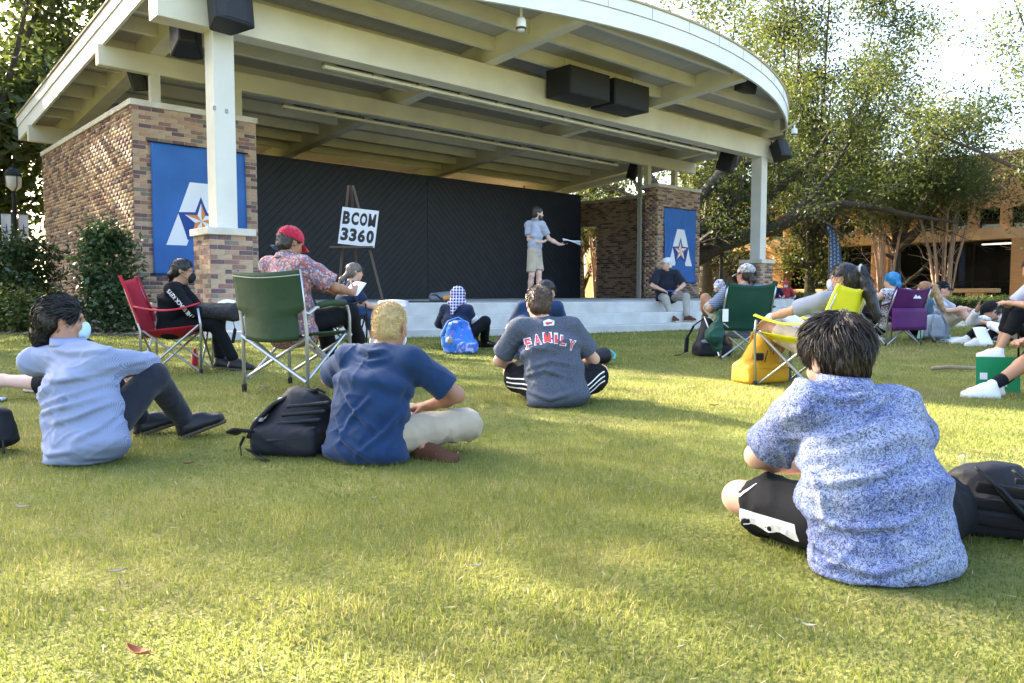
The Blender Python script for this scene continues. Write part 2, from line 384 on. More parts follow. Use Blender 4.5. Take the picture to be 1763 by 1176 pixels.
# ------------------------------------------------------------------ ground
def nodes_ground():
    m = bpy.data.materials.new('lawn_soil'); m.use_nodes = True; n = m.node_tree; b = n.nodes['Principled BSDF']
    tc = n.nodes.new('ShaderNodeTexCoord'); a = n.nodes.new('ShaderNodeTexNoise'); a.inputs['Scale'].default_value = 1.3; a.inputs['Detail'].default_value = 8
    r = n.nodes.new('ShaderNodeValToRGB'); e = r.color_ramp.elements
    e[0].position, e[0].color = .3, (.125, .145, .045, 1); e[1].position, e[1].color = .72, (.30, .265, .11, 1)
    x = e.new(.52); x.color = (.195, .205, .065, 1)
    f = n.nodes.new('ShaderNodeTexNoise'); f.inputs['Scale'].default_value = 55; f.inputs['Detail'].default_value = 4
    mx = n.nodes.new('ShaderNodeMix'); mx.data_type = 'RGBA'; mx.blend_type = 'MULTIPLY'; mx.inputs[0].default_value = .75
    r2 = n.nodes.new('ShaderNodeValToRGB'); r2.color_ramp.elements[0].color = (.35, .35, .3, 1); r2.color_ramp.elements[1].color = (1.25, 1.2, 1.1, 1)
    for t in (a, f): n.links.new(tc.outputs['Object'], t.inputs['Vector'])
    n.links.new(a.outputs['Fac'], r.inputs[0]); n.links.new(f.outputs['Fac'], r2.inputs[0])
    n.links.new(r.outputs[0], mx.inputs[6]); n.links.new(r2.outputs[0], mx.inputs[7]); n.links.new(mx.outputs[2], b.inputs['Base Color'])
    b.inputs['Roughness'].default_value = .9; b.inputs['Specular IOR Level'].default_value = .1
    bp = n.nodes.new('ShaderNodeBump'); bp.inputs['Strength'].default_value = .8; bp.inputs['Distance'].default_value = .03
    n.links.new(f.outputs['Fac'], bp.inputs['Height']); n.links.new(bp.outputs[0], b.inputs['Normal'])
    return m
M_LAWN = nodes_ground()
xs = np.array([-600, -200, -80, -40]+list(np.arange(-20, 31, 1.))+[45, 80, 200, 600]); ys = np.array([-300, -60, -20]+list(np.arange(-6, 40, .5))+[50, 80, 200, 900])
GX, GY = np.meshgrid(xs, ys, indexing='ij'); T = np.clip((GY-3)/8.5, 0, 1); GZ = .11*T*T*(3-2*T)
V = np.stack([GX, GY, GZ], -1).reshape(-1, 3); ny = len(ys)
ii, jj = np.meshgrid(np.arange(len(xs)-1), np.arange(ny-1), indexing='ij'); k = (ii*ny+jj).ravel()
struct(put('lawn', mesh('lawn', V, np.stack([k, k+ny, k+ny+1, k+1], 1), M_LAWN, smooth=True)))
# mulch bed beside the brick wall
M_MULCH = mat('mulch', (.16, .12, .09), .95, col2=(.06, .045, .035), nscale=30, bump=1., bscale=60)
bed = [(-16, 12.6), (-9.5, 12.45), (-7.6, 12.0), (-6.2, 11.75), (-5.0, 11.72), (-4.55, 11.4), (-4.45, 11.5)]
bed += [tuple(Bw(4.3, 14.7)[:2]), tuple(Bw(4.3, 22.7)[:2]), (-16, 20)]
mb = MB(); mb.prism(bed, .05, .125); struct(mb.build('mulch_bed', M_MULCH))
chips = MB()
for i in range(900):
    t = random.random(); x = -10+5.6*t; y = 12.5-.9*min(1, t*1.1)+random.random()**1.5*2.2
    a = random.random()*6.28; l, w = random.uniform(.02, .07), random.uniform(.006, .018); z = .126+random.random()*.012
    c, s = math.cos(a), math.sin(a); h = random.uniform(-.01, .015)
    chips.cur = random.randrange(3)
    chips.add([(x-c*l, y-s*l, z), (x-s*w, y+c*w, z+.008), (x+c*l, y+s*l, z+h+.006), (x+s*w, y-c*w, z)], [(0, 3, 2, 1)])
stuff(chips.build('mulch_chips', [mat('chip_grey', (.30, .27, .24), .9), mat('chip_brown', (.12, .08, .05), .9), mat('chip_pale', (.42, .36, .30), .9)]))
bpy.data.objects['mulch_chips']['label'] = 'scattered bark chips and dry litter on the mulch bed'
# path behind the lawn at right
M_PATH = mat('path_concrete', (.52, .44, .36), .9, noise=.12, nscale=2, bump=.1)
mb = MB(); mb.prism([(8.2, 15.0), (60, 13.6), (60, 16.2), (8.2, 17.6)], .02, .135); struct(mb.build('path', M_PATH))
# ------------------------------------------------------------------ campus building at right: facade runs along v at u=38
M_TAN = mat('tan_brickwork', (.48, .245, .10), .85, noise=.14, nscale=3, bump=.2, bscale=30, stretch=(1, 1, 6))
M_TAN2 = mat('tan_concrete', (.52, .32, .17), .85, noise=.1, nscale=2)
M_INT = mat('dim_interior', (.05, .042, .035), .9)
def glass_mat():
    m = bpy.data.materials.new('dark_window_glass'); m.use_nodes = True; n = m.node_tree; b = n.nodes['Principled BSDF']
    b.inputs['Base Color'].default_value = (.012, .014, .015, 1); b.inputs['Roughness'].default_value = .03; b.inputs['Specular IOR Level'].default_value = .5
    tr = n.nodes.new('ShaderNodeBsdfTransparent'); tr.inputs[0].default_value = (.6, .6, .58, 1); mx = n.nodes.new('ShaderNodeMixShader'); mx.inputs[0].default_value = .45
    n.links.new(b.outputs[0], mx.inputs[1]); n.links.new(tr.outputs[0], mx.inputs[2]); n.links.new(mx.outputs[0], n.nodes['Material Output'].inputs[0]); return m
M_GLASS = glass_mat()
def emis(name, col, s):
    m = bpy.data.materials.new(name); m.use_nodes = True; b = m.node_tree.nodes['Principled BSDF']
    b.inputs['Emission Color'].default_value = (*col, 1); b.inputs['Emission Strength'].default_value = s; return m
FB = thing('campus_building', 'tan brick campus building with dark ground floor glazing behind the trees', 'building', Bw(38, 16, 0), BROT)
FO = (38, 16, 0)
fb = lambda mb, n, m, p=FB, **k: mb.build(n, m, p, off=FO, **k)
ZL, ZU = 3.12, 3.62
mb = MB(); mb.box((38.05, 3, ZU+.86), (47, 34, 6.6)); fb(mb, 'wall', M_TAN)
mb = MB(); mb.box((37.9, 3, ZL), (38.9, 34, ZU)); fb(mb, 'lintel', M_TAN2)
mb = MB(); mb.box((37.95, 3, 6.6), (47.1, 34.1, 6.85)); fb(mb, 'parapet', M_TAN2)
mb = MB(); mb.box((37.6, 3, .0), (39.6, 34, .5)); fb(mb, 'plinth', M_TAN)
PIERS = [(3, 9.75), (14.8, 15.6), (20.1, 21.3), (27.2, 28.2), (33, 34)]
for a, b in PIERS:
    mb = MB(); mb.box((37.85, a, .5), (39.2, b, ZL-.003)); fb(mb, 'pier', M_TAN)
v = 3.6
while v < 33.5:   # clerestory piers and windows
    mb = MB(); mb.box((38.04, v, ZU), (38.6, v+.42, ZU+.862)); fb(mb, 'pier', M_TAN)
    mb = MB(); mb.box((38.3, v+.42, ZU), (38.34, v+1.25, ZU+.862)); w = fb(mb, 'window', M_GLASS)
    v += 1.25
M_FRM = mat('bronze_frame', (.02, .018, .016), .4, metal=.5)
for i in range(len(PIERS)-1):
    a, b = PIERS[i][1], PIERS[i+1][0]; n = max(2, round((b-a)/1.7))
    fr = MB(); fr.box((38.72, a, .5), (38.80, b, .60)); fr.box((38.721, a, 1.28), (38.80, b, 1.34)); fr.box((38.72, a, ZL-.12), (38.80, b, ZL))
    for q in range(n+1): fr.box((38.715, a+(b-a)*q/n-.04, .5), (38.81, a+(b-a)*q/n+.04, ZL))
    wf = fb(fr, 'window_frame', M_FRM)
    for q in range(n):
        mb = MB(); mb.box((38.75, a+(b-a)*q/n+.04, .6), (38.765, a+(b-a)*(q+1)/n-.04, ZL-.12)); fb(mb, 'pane', M_GLASS, wf)
mb = MB(); mb.box((46, 3, .1), (46.1, 34, 3.6)); mb.box((39, 3, 3.3), (46, 34, 3.35)); mb.box((39, 3, .3), (46, 34, .35)); fb(mb, 'interior', M_INT)
mb = MB(); mb.box((41.5, 13, .4), (41.6, 14.2, 2.9)); mb.box((42.2, 18.0, .4), (42.3, 19.6, 2.9)); fb(mb, 'interior_partition', M_TAN2)
for (u, v) in ((40.2, 10.9), (41.2, 10.6), (42.4, 10.4), (43.5, 11.2)):
    mb = MB(); mb.box((u, v, 3.2), (u+.3, v+1.3, 3.26)); fb(mb, 'ceiling_light', emis('lit_ceiling_light', (1, .93, .8), 3.))
BN = thing('stone_bench', 'long low tan stone bench along the campus building front', 'bench', Bw(36.9, 16, 0), BROT)
mb = MB(); mb.box((36.6, 9.9, .80), (37.2, 27, .98)); mb.build('seat', M_TAN2, BN, off=(36.9, 16, 0), bevel=.02)
for v in (10.4, 13.4, 16.4, 19.4, 22.4, 25.4):
    mb = MB(); mb.box((36.7, v, .1), (37.1, v+.7, .80)); mb.build('leg', M_TAN2, BN, off=(36.9, 16, 0))
# ------------------------------------------------------------------ things fixed to the pavilion
def speaker(name, label, u, v, z, w, d, h, yaw=0., tilt=0., group=None, taper=.55, rnd=.25):
    t = thing(name, label, 'speaker', Bw(u, v, z), BROT+yaw, group)
    X = Matrix.Rotation(tilt, 4, 'X')
    pts = [(-w/2, -d*.5+rnd*d*.3), (-w*.25, -d/2), (w*.25, -d/2), (w/2, -d*.5+rnd*d*.3), (w*taper/2, d/2), (-w*taper/2, d/2)]
    mb = MB(); mb.prism(pts, -h/2, h/2); mb.build('cabinet', M_BLACK, t, bevel=.02, xf=X)
    g = MB(); g.prism([(-w*.44, -d*.5+rnd*d*.3-.012), (-w*.24, -d/2-.012), (w*.24, -d/2-.012), (w*.44, -d*.5+rnd*d*.3-.012), (w*.44, -d*.5+rnd*d*.3), (w*.24, -d/2+.001), (-w*.24, -d/2+.001), (-w*.44, -d*.5+rnd*d*.3)], -h*.45, h*.45)
    g.build('grille', mat('speaker_grille', (.03, .032, .04), .6, bump=.4, bscale=900), t, xf=X)
    b = MB(); b.tube([(0, d*.3, h*.3), (0, d*.45, h*.75)], .02, 6); b.build('bracket', M_DARKM, t, xf=X)
    return t
speaker('loudspeaker', 'large black loudspeaker in front of the beam above the near column', 4.86, 11.72, 5.26, .66, .5, .95, .12, -.12)
speaker('loudspeaker', 'black wedge loudspeaker behind the beam left of the near column', 4.70, 12.95, 5.05, .5, .5, .8, math.pi-.3, .35)
speaker('loudspeaker', 'small black loudspeaker under the roof above the left brick wall', 4.95, 16.1, 4.95, .36, .3, .42, -.9, .5)
speaker('loudspeaker', 'black rounded loudspeaker in front of the beam at the far column', 21.75, 11.75, 5.05, .50, .45, .56, -.2, -.35)
speaker('loudspeaker', 'black rounded loudspeaker hanging behind the far column', 20.75, 12.95, 4.75, .62, .5, .52, .5, .3)
speaker('loudspeaker', 'black loudspeaker tucked under the curved roof edge', 16.95, 10.12, 5.78, .75, .3, .26, 0, .2)
speaker('loudspeaker', 'small black loudspeaker under the roof above the right brick wall', 20.3, 16.2, 4.80, .40, .3, .5, .4, .3)
for u0, u1, lab in ((12.03, 13.34, 'left black subwoofer box of the pair hanging over the stage front'), (13.49, 14.76, 'right black subwoofer box of the pair hanging over the stage front')):
    t = thing('subwoofer', lab, 'speaker', Bw((u0+u1)/2, 11.65, 5.015), BROT, 'hanging subwoofers')
    w = (u1-u0)/2; mb = MB(); mb.box((-w, -.35, 0), (w, .36, .585)); mb.build('cabinet', M_BLACK, t, bevel=.012)
    mb = MB(); mb.box((-w+.04, -.362, .04), (w-.04, -.35, .545)); mb.build('grille', MATS['speaker_grille'], t)
    for s in (-1, 1):
        mb = MB(); mb.tube([(s*w*.7, .0, .58), (s*w*.7, .0, .98)], .006, 5); mb.build('cable', M_STEEL, t)
def rail(label, u0, u1, v, z, n):
    t = thing('light_bar', label, 'light bar', Bw((u0+u1)/2, v, z), BROT); L = (u1-u0)/2
    mb = MB(); mb.box((-L, -.05, -.035), (L, .05, .02)); mb.build('housing', M_CREAM, t, bevel=.006)
    mb = MB(); mb.box((-L, .0, .065), (L, .02, .085)); mb.build('conduit', M_DARKM, t)
    for i in range(n):
        x = -L+.1+(2*L-.2)*i/(n-1); mb = MB(); mb.box((x-.11, -.052, .02), (x+.11, .045, .075)); mb.build('bracket', mat('grey_bracket', (.2, .2, .2), .5), t)
rail('cream strip light bar under the front beam of the pavilion', 6.92, 19.45, 12.5, 4.80, 13)
rail('cream strip light bar under the second beam of the pavilion', 7.66, 18.8, 15.6, 4.77, 12)
def secam(label, u, v, z, yaw):
    t = thing('security_camera', label, 'camera', Bw(u, v, z), BROT+yaw)
    mb = MB(); mb.lathe([(.01, .16), (.075, .15), (.09, .1), (.09, .0), (.075, -.045), (.05, -.07), (.005, -.085)], 16); mb.build('dome', M_FASCIA, t, smooth=True)
    mb = MB(); mb.lathe([(.092, -.01), (.092, -.02), (.08, -.045), (.075, -.045)], 16); mb.build('ring', mat('camera_glass', (.05, .05, .06), .1), t)
    mb = MB(); mb.tube([(0, 0, .15), (0, 0, .34)], .025, 8); mb.build('mount', M_FASCIA, t)
secam('white dome security camera under the roof at the top centre', 9.35, 9.95, 5.40, 0)
secam('white dome security camera at the right end of the curved roof edge', 21.85, 11.35, 5.52, 0)
# banners
M_BLUE = mat('banner_blue', (.03, .125, .38), .55, noise=.16, nscale=1.6, bump=.05, bscale=6)
M_WHITE = mat('banner_white', (.74, .75, .78), .6); M_ORNG = mat('banner_orange', (.66, .25, .055), .6); M_NAVY = mat('banner_navy', (.02, .06, .26), .6)
def star_pts(cx, cz, R, r, rot=0.): return [(cx+(R if k % 2 == 0 else r)*math.sin(rot+k*math.pi/5), cz+(R if k % 2 == 0 else r)*math.cos(rot+k*math.pi/5)) for k in range(10)]
def banner(label, u0, u1, z0, z1, seed):
    uc = (u0+u1)/2; t = thing('banner', label, 'banner', Bw(uc, VT-.03, z0), BROT, 'blue banners on the brick walls'); w, h = (u1-u0)/2, z1-z0
    def wob(x, z): return -.012-.010*math.sin(5*x+seed+z*2.2)-.008*math.sin(11*x-3*z+seed*2)-.012*max(0, 1-z/.4)
    mb = MB(); mb.grid(lambda a, b: (-w+2*w*a, wob(-w+2*w*a, h*b), h*b), 24, 32, .004); mb.build('cloth', M_BLUE, t, smooth=True)
    for zz, in ((h+.0,), (.03,)):
        mb = MB(); mb.tube([(-w-.05, -.012, zz), (w+.05, -.012, zz)], .014, 8); mb.build('rod', M_DARKM, t)
    def flat(polys, name, m, off):
        mb = MB()
        for p in polys:
            bm = bmesh.new(); f = bm.faces.new([bm.verts.new((x, 0, z)) for x, z in p]); bmesh.ops.triangulate(bm, faces=[f])
            bmesh.ops.subdivide_edges(bm, edges=bm.edges[:], cuts=3, use_grid_fill=True)
            bm.verts.index_update(); mb.add([(v.co.x, wob(v.co.x, v.co.z)-off, v.co.z) for v in bm.verts], [tuple(v.index for v in f.verts) for f in bm.faces]); bm.free()
        return mb.build(name, m, t)
    # the white letter A: two slanted strokes meeting in a flat top
    cz = h*.515; bw = w*.30
    A0, A1 = h*.235, h*.725; ia = A0+.62*(A1-A0)
    flat([[(-w*.74, A0), (-w*.33, A0), (0, ia), (0, A1), (-w*.23, A1)], [(w*.74, A0), (w*.23, A1), (0, A1), (0, ia), (w*.33, A0)]], 'letter', M_WHITE, .007)
    flat([star_pts(0, h*.43, w*.52, w*.225)], 'star_outline', M_NAVY, .011)
    S = star_pts(0, h*.43, w*.38, w*.15)
    for k in range(10):
        flat([[(0, h*.43), S[k], S[(k+1) % 10]]], 'star_facet', M_ORNG if k % 2 == 0 else M_WHITE, .015)
banner('large blue banner with a white A and orange star on the left brick wall', 4.65, 6.41, 1.09, 3.50, 1)
banner('blue banner with a white A and orange star on the far right brick wall', 20.07, 21.79, 1.10, 3.50, 4)
# easel and sign on the stage
eb = Bw(7.45, 11.9, Z_ST)
EA = thing('easel', 'brown wooden easel standing at the stage edge', 'easel', eb, 0)
M_WOODB = mat('brown_easel_wood', (.10, .065, .05), .6, noise=.25, nscale=6, stretch=(8, 8, 1))
ap = Vector((-.32, .0, 2.08)); 
for f, tp in (((-.62, .15, 0), (-.04, 0, 0)), ((.26, -.12, 0), (.04, 0, 0)), ((-.36, .75, 0), (0, .03, 0))):
    f = Vector(f); tp = ap+Vector(tp); d = tp-f; s = Vector((.022, 0, 0)); e = Vector((0, .014, 0))
    MB().add([f-s-e, f+s-e, f+s+e, f-s+e, tp-s-e, tp+s-e, tp+s+e, tp-s+e], CUBE_F).build('leg', M_WOODB, EA)
MB().box((-.66, -.24, .96), (.1, -.03, .99)).build('ledge', M_WOODB, EA)
SGN = thing('sign', 'white sign board reading BCOM 3360 resting on the easel', 'sign', eb+Vector((-.2, -.19, 1.0)), 0)
X = Matrix.Rotation(math.radians(6.5), 4, 'Y') @ Matrix.Rotation(math.radians(-7), 4, 'X')
MB().box((-.325, -.008, 0), (.325, .008, .66)).build('board', mat('sign_white', (.60, .60, .62), .5), SGN, xf=X)
M_INK = mat('sign_black_ink', (.02, .02, .022), .6)
for s, z in (('BCOM', .475), ('3360', .18)):
    for q, ch in enumerate(s):
        me = letter_mesh(ch, .132, .235, .016)
        for v_ in me.vertices: v_.co = X @ Vector((v_.co.x-.228+.152*q, -.0105, z+v_.co.y))
        me.materials.append(M_INK); put('lettering', me, SGN)
# ------------------------------------------------------------------ lamp posts
M_LPOST = mat('black_green_lamp_post', (.02, .024, .024), .45, metal=.3)
def lamp(label, x, y, h, face, ban, zg=.11):
    t = thing('lamp_post', label, 'street lamp', (x, y, zg), face, 'lamp posts')
    MB().lathe([(.16, 0), (.16, .12), (.11, .3), (.075, .5), (.06, .6), (.055, h-.6), (.07, h-.55), (.05, h-.5), (.05, h-.42)], 12).build('pole', M_LPOST, t, smooth=True)
    MB().lathe([(.06, h-.44), (.17, h-.34), (.19, h-.12), (.19, h-.05)], 16).build('globe', mat('lamp_glass', (.62, .60, .56), .25), t, smooth=True)
    MB().lathe([(.215, h-.06), (.215, h-.02), (.16, h+.1), (.06, h+.16), (.03, h+.17), (.015, h+.26), (.004, h+.28)], 16).build('hood', M_LPOST, t, smooth=True)
    for k in range(4):
        a = k*math.pi/2+.4; MB().tube([(.07*math.cos(a), .07*math.sin(a), h-.44), (.19*math.cos(a), .19*math.sin(a), h-.33), (.205*math.cos(a), .205*math.sin(a), h-.05)], .012, 5).build('cage_rib', M_LPOST, t)
    for s in (-1, 1):
        z0, z1, w = ban[0], ban[1], ban[2]
        MB().grid(lambda a, b: (s*(.08+w*a), .03*math.sin(a*3), z0+(z1-z0)*b), 6, 8, .006).build('banner', ban[3], t, smooth=True)
        for z in (z0, z1): MB().tube([(0, 0, z), (s*(.1+w), 0, z)], .012, 6).build('banner_arm', M_LPOST, t)
        if ban[4]:
            me = text_mesh(ban[4], (z1-z0)*.5, .012, .001)
            for v_ in me.vertices: v_.co = Vector((s*(.08+w*.5)+v_.co.x*w/.9*.8, -.012, (z0+z1)/2+v_.co.y))
            me.materials.append(M_NAVY); put('lettering', me, t)
        if len(ban) > 5:
            MB().box((s*(.08+w*.3)-.04, -.02, z1-.2), (s*(.08+w*.3)+.04, -.014, z1-.02)).build('emblem', M_NAVY, t)
M_PALE = mat('lamp_banner_pale', (.70, .70, .72), .7); M_CRM = mat('lamp_banner_cream', (.66, .58, .44), .7)
lamp('black lamp post with two pale letter A banners left of the brick wall', -13.1, 20.3, 3.78, .6, (1.85, 2.75, .22, M_PALE, 'A'))
lamp('black lamp post with two cream banners behind the far brick wall', 8.25, 30.3, 4.35, .0, (2.25, 3.15, .38, M_CRM, 'Trail', 1))
# feather flag
FL = thing('feather_flag', 'blue feather flag printed with small white letters before the campus building', 'flag', (13.0, 31.5, .11), 0)
MB().tube([(0, 0, 0), (0, 0, 2.2), (-.03, 0, 3.0), (-.12, 0, 3.35)], .02, 6).build('pole', M_DARKM, FL)
MB().grid(lambda a, b: (.02-.11*b**3+(.52*(1-.75*b**4))*a, .04*math.sin(a*4+b*3), 1.0+2.4*b), 8, 14, .006).build('cloth', mat('flag_blue', (.05, .17, .48), .6), FL, smooth=True)
mbm = MB()
for i in range(3):
    for j in range(14):
        x = .07+i*.15-.07*(j/13)**2; z = 1.1+j*.155+(i % 2)*.07; d = -.06
        mbm.add([(x-.04, d, z), (x-.02, d, z), (x, d, z+.08), (x+.02, d, z), (x+.04, d, z), (x+.012, d, z+.1), (x-.012, d, z+.1)], [(0, 1, 2, 6), (2, 3, 4, 5), (2, 5, 6)])
mbm.build('printed_letters', M_WHITE, FL)
# ------------------------------------------------------------------ trees and shrubs
def leaf_mat(name, c1, c2, c3, trans=.45, ns=.8, rough=.5):
    m = bpy.data.materials.new(name); m.use_nodes = True; n = m.node_tree; n.nodes.clear()
    tc = n.nodes.new('ShaderNodeTexCoord'); t = n.nodes.new('ShaderNodeTexNoise'); t.inputs['Scale'].default_value = ns; t.inputs['Detail'].default_value = 9; t.inputs['Roughness'].default_value = .75
    r = n.nodes.new('ShaderNodeValToRGB'); e = r.color_ramp.elements; e[0].position = .34; e[1].position = .66
    e[0].color = (*c1, 1); e[1].color = (*c3, 1); x = e.new(.5); x.color = (*c2, 1)
    d = n.nodes.new('ShaderNodeBsdfPrincipled'); d.inputs['Roughness'].default_value = rough; d.inputs['Specular IOR Level'].default_value = .35
    tr = n.nodes.new('ShaderNodeBsdfTranslucent'); mx = n.nodes.new('ShaderNodeMixShader'); mx.inputs[0].default_value = trans
    g = n.nodes.new('ShaderNodeMix'); g.data_type = 'RGBA'; g.blend_type = 'MULTIPLY'; g.inputs[0].default_value = 1; g.inputs[7].default_value = (1.3, 1.25, .6, 1)
    o = n.nodes.new('ShaderNodeOutputMaterial')
    n.links.new(tc.outputs['Object'], t.inputs['Vector']); n.links.new(t.outputs['Fac'], r.inputs[0]); n.links.new(r.outputs[0], d.inputs['Base Color'])
    n.links.new(r.outputs[0], g.inputs[6]); n.links.new(g.outputs[2], tr.inputs['Color'])
    n.links.new(d.outputs[0], mx.inputs[1]); n.links.new(tr.outputs[0], mx.inputs[2]); n.links.new(mx.outputs[0], o.inputs[0]); return m
M_BARK = mat('oak_bark', (.07, .055, .045), .9, noise=.4, nscale=6, stretch=(4, 4, 1), bump=.6, bscale=20)
M_BARK2 = mat('crepe_myrtle_bark', (.36, .235, .165), .7, noise=.25, nscale=5, stretch=(5, 5, .6))
M_LEAF = leaf_mat('oak_leaf', (.034, .054, .02), (.066, .09, .032), (.115, .13, .048), trans=.45)
M_LEAF2 = leaf_mat('elm_leaf', (.045, .066, .026), (.082, .105, .04), (.13, .145, .056), ns=1.2, trans=.45)
M_HOLLY = leaf_mat('holly_leaf', (.022, .045, .018), (.045, .08, .03), (.075, .12, .045), trans=.2, ns=3, rough=.28)
M_AZAL = leaf_mat('shrub_leaf', (.035, .06, .014), (.07, .10, .024), (.12, .14, .04), trans=.3, ns=4)
def leaves(C, n_per, spread, size, rng, flat=.6, squash=.75):
    """leaf-sized diamond faces scattered round the cluster centres C"""
    C = np.repeat(np.asarray(C), n_per, 0); N = len(C)
    P = C+rng.normal(0, 1, (N, 3))*np.array([spread, spread, spread*squash])
    nrm = rng.normal(0, 1, (N, 3))*np.array([flat, flat, 1]); nrm /= np.linalg.norm(nrm, axis=1)[:, None]
    a = np.cross(nrm, rng.normal(0, 1, (N, 3))); a /= np.linalg.norm(a, axis=1)[:, None]; b = np.cross(nrm, a)
    s = (size*rng.uniform(.6, 1.35, N))[:, None]
    V = np.stack([P-a*s, P-b*s*.48+nrm*s*.1, P+a*s, P+b*s*.48+nrm*s*.1], 1).reshape(-1, 3)
    return V, np.arange(N*4).reshape(-1, 4)
def branches(limbs, rng, levels=2, per=(5, 4), length=(2.2, 1.0), up=.25, droop=0.):
    """sub-branches grown from the given limbs: returns all polylines with radii and the twig points that carry leaves"""
    allb = list(limbs); cur = limbs; tips = []
    for lv in range(levels):
        nxt = []
        for P, R in cur:
            L = len(P)
            for q in range(per[lv]):
                t = rng.uniform(.25, 1.) if q else 1.
                f = t*(L-1); i = min(int(f), L-2); p = P[i].lerp(P[i+1], f-i); d = (P[i+1]-P[i]).normalized()
                r = (R[i]+(R[i+1]-R[i])*(f-i))*.55
                dr = Vector(rng.normal(0, 1, 3)); dr = (dr-d*dr.dot(d)).normalized()
                dd = (d*rng.uniform(.3, .9)+dr*rng.uniform(.5, 1.)+Vector((0, 0, up))).normalized()
                ln = length[lv]*rng.uniform(.6, 1.3); pts = [p]; m = 3
                for s in range(m):
                    dd = (dd+Vector(rng.normal(0, .22, 3))+Vector((0, 0, -droop*s/m))).normalized(); pts.append(pts[-1]+dd*ln/m)
                nxt.append((pts, [max(.006, r*(1-.8*s/m)) for s in range(m+1)]))
        allb += nxt; cur = nxt
        if lv == 0: tips += [p for P, R in nxt for p in P[2:]]
    for P, R in cur: tips += P[1:]
    return allb, tips
def tree(name, label, base, limbs, seed, per=(6, 5), length=(2.2, 1.1), npl=26, spread=.42, size=.075, lm=None, bark=None, up=.25, droop=0., group=None, squash=.75, sides=7, keep=None):
    rng = np.random.default_rng(seed); base = Vector(base)
    t = thing(name, label, 'tree', base, 0, group); L = [([Vector(p)-base for p in P], list(R)) for P, R in limbs]
    allb, tips = branches(L, rng, 2, per, length, up, droop)
    mb = MB()
    for P, R in allb: mb.tube(P, R, sides if R[0] > .05 else 3, False)
    mb.build('trunk', bark or M_BARK, t, smooth=True)
    C = np.array([tuple(p) for p in tips])
    if keep is not None: C = np.array([c for c in C if keep(c+np.array(base))])
    V, F = leaves(C, npl, spread, size, rng, squash=squash)
    put('crown', mesh('crown', V, F, lm or M_LEAF), t); return t
def auto_limbs(base, h, spread, r, rng, n=7, lean=(0, 0), fork=.28):
    b = Vector(base); top = b+Vector((lean[0], lean[1], h*fork)); L = [([b-Vector((0, 0, .2)), b+Vector((0, 0, h*.1)), top], [r*1.3, r, r*.8])]
    for i in range(n):
        a = 2*math.pi*(i+rng.uniform(-.3, .3))/n; f = rng.uniform(.35, 1.); p = b.lerp(top, rng.uniform(.7, 1.)); pts = [p]
        e = b+Vector((lean[0]+math.cos(a)*spread*f, lean[1]+math.sin(a)*spread*f, h*(1.0-.42*f*f)*rng.uniform(.82, 1.)))
        for s in range(1, 6):
            k = s/5; q = p.lerp(e, k); q.z += math.sin(k*math.pi)*-.06*h*f; pts.append(q+Vector(rng.normal(0, .03*h*.4, 3))*(.5 if s < 5 else 0))
        L.append((pts, [r*.6*(1-.85*s/5) for s in range(6)]))
    return L
def atree(name, label, base, h, sprd, r, seed, n=7, lean=(0, 0), fork=.28, **k):
    return tree(name, label, base, auto_limbs(base, h, sprd, r, np.random.default_rng(seed+50), n, lean, fork), seed, **k)
# far oak whose heavy limbs reach out behind the right brick wall: traced in its own plane, then spread in depth
def pl(px, py, Y): return Vector(((px-881.5)/1316.1*Y, Y, .76-(py-505.6)/1316.1*Y))
OY = 29.
def limb(pts, y0, y1, r0, r1):
    n = len(pts); return ([pl(p[0], p[1], y0+(y1-y0)*i/(n-1)) for i, p in enumerate(pts)], [r0+(r1-r0)*i/(n-1) for i in range(n)])
oak = [limb([(1165, 520), (1170, 470), (1185, 440)], 29.3, 29.2, .55, .45),
       limb([(1180, 450), (1203, 440), (1239, 420), (1288, 406), (1330, 393), (1362, 377), (1400, 366), (1444, 352), (1500, 358), (1560, 372), (1640, 384)], 29.2, 27.0, .40, .05),
       limb([(1345, 388), (1391, 342), (1425, 300), (1450, 255), (1470, 200)], 28.4, 29.5, .17, .04),
       limb([(1175, 455), (1205, 424), (1248, 389), (1290, 367), (1340, 325), (1390, 280), (1430, 215)], 29.2, 31.0, .36, .05),
       limb([(1180, 440), (1205, 395), (1233, 375), (1264, 348), (1300, 330), (1360, 312), (1420, 320)], 29.2, 32.0, .26, .05),
       limb([(1170, 440), (1195, 350), (1235, 304), (1262, 286), (1300, 235), (1330, 170)], 29.3, 30.5, .30, .05),
       limb([(1165, 440), (1150, 360), (1110, 300), (1060, 250), (1020, 200)], 29.4, 33.0, .30, .05),
       limb([(1160, 440), (1120, 360), (1060, 330), (1000, 310), (960, 300)], 29.6, 35.0, .22, .05),
       limb([(1490, 357), (1530, 330), (1580, 290), (1610, 250)], 27.8, 27.5, .07, .03)]
tree('oak_tree', 'big oak with heavy dark spreading limbs behind the far brick wall', pl(1165, 540, 29.3), oak, 3, per=(9, 6), length=(1.9, .95), npl=24, spread=.34, size=.072, up=.12, droop=.1, keep=lambda c: c[2] > 2.7+.3*abs(c[0]-9.)**.75+.5*math.sin(c[0]*1.3))
atree('elm_tree', 'tall airy tree rising above the right end of the roof', (13.6, 35, .1), 16.0, 4.4, .22, 11, n=14, fork=.2, per=(8, 7), length=(1.7, 1.0), npl=22, spread=.42, size=.08, lm=M_LEAF2, up=.55)
atree('elm_tree', 'tree at the right edge reaching branches into the sky', (17.8, 22.5, .1), 11.5, 6.3, .18, 23, n=13, fork=.34, per=(7, 6), length=(1.5, .9), npl=17, spread=.3, size=.06, lm=M_LEAF2, up=.1)
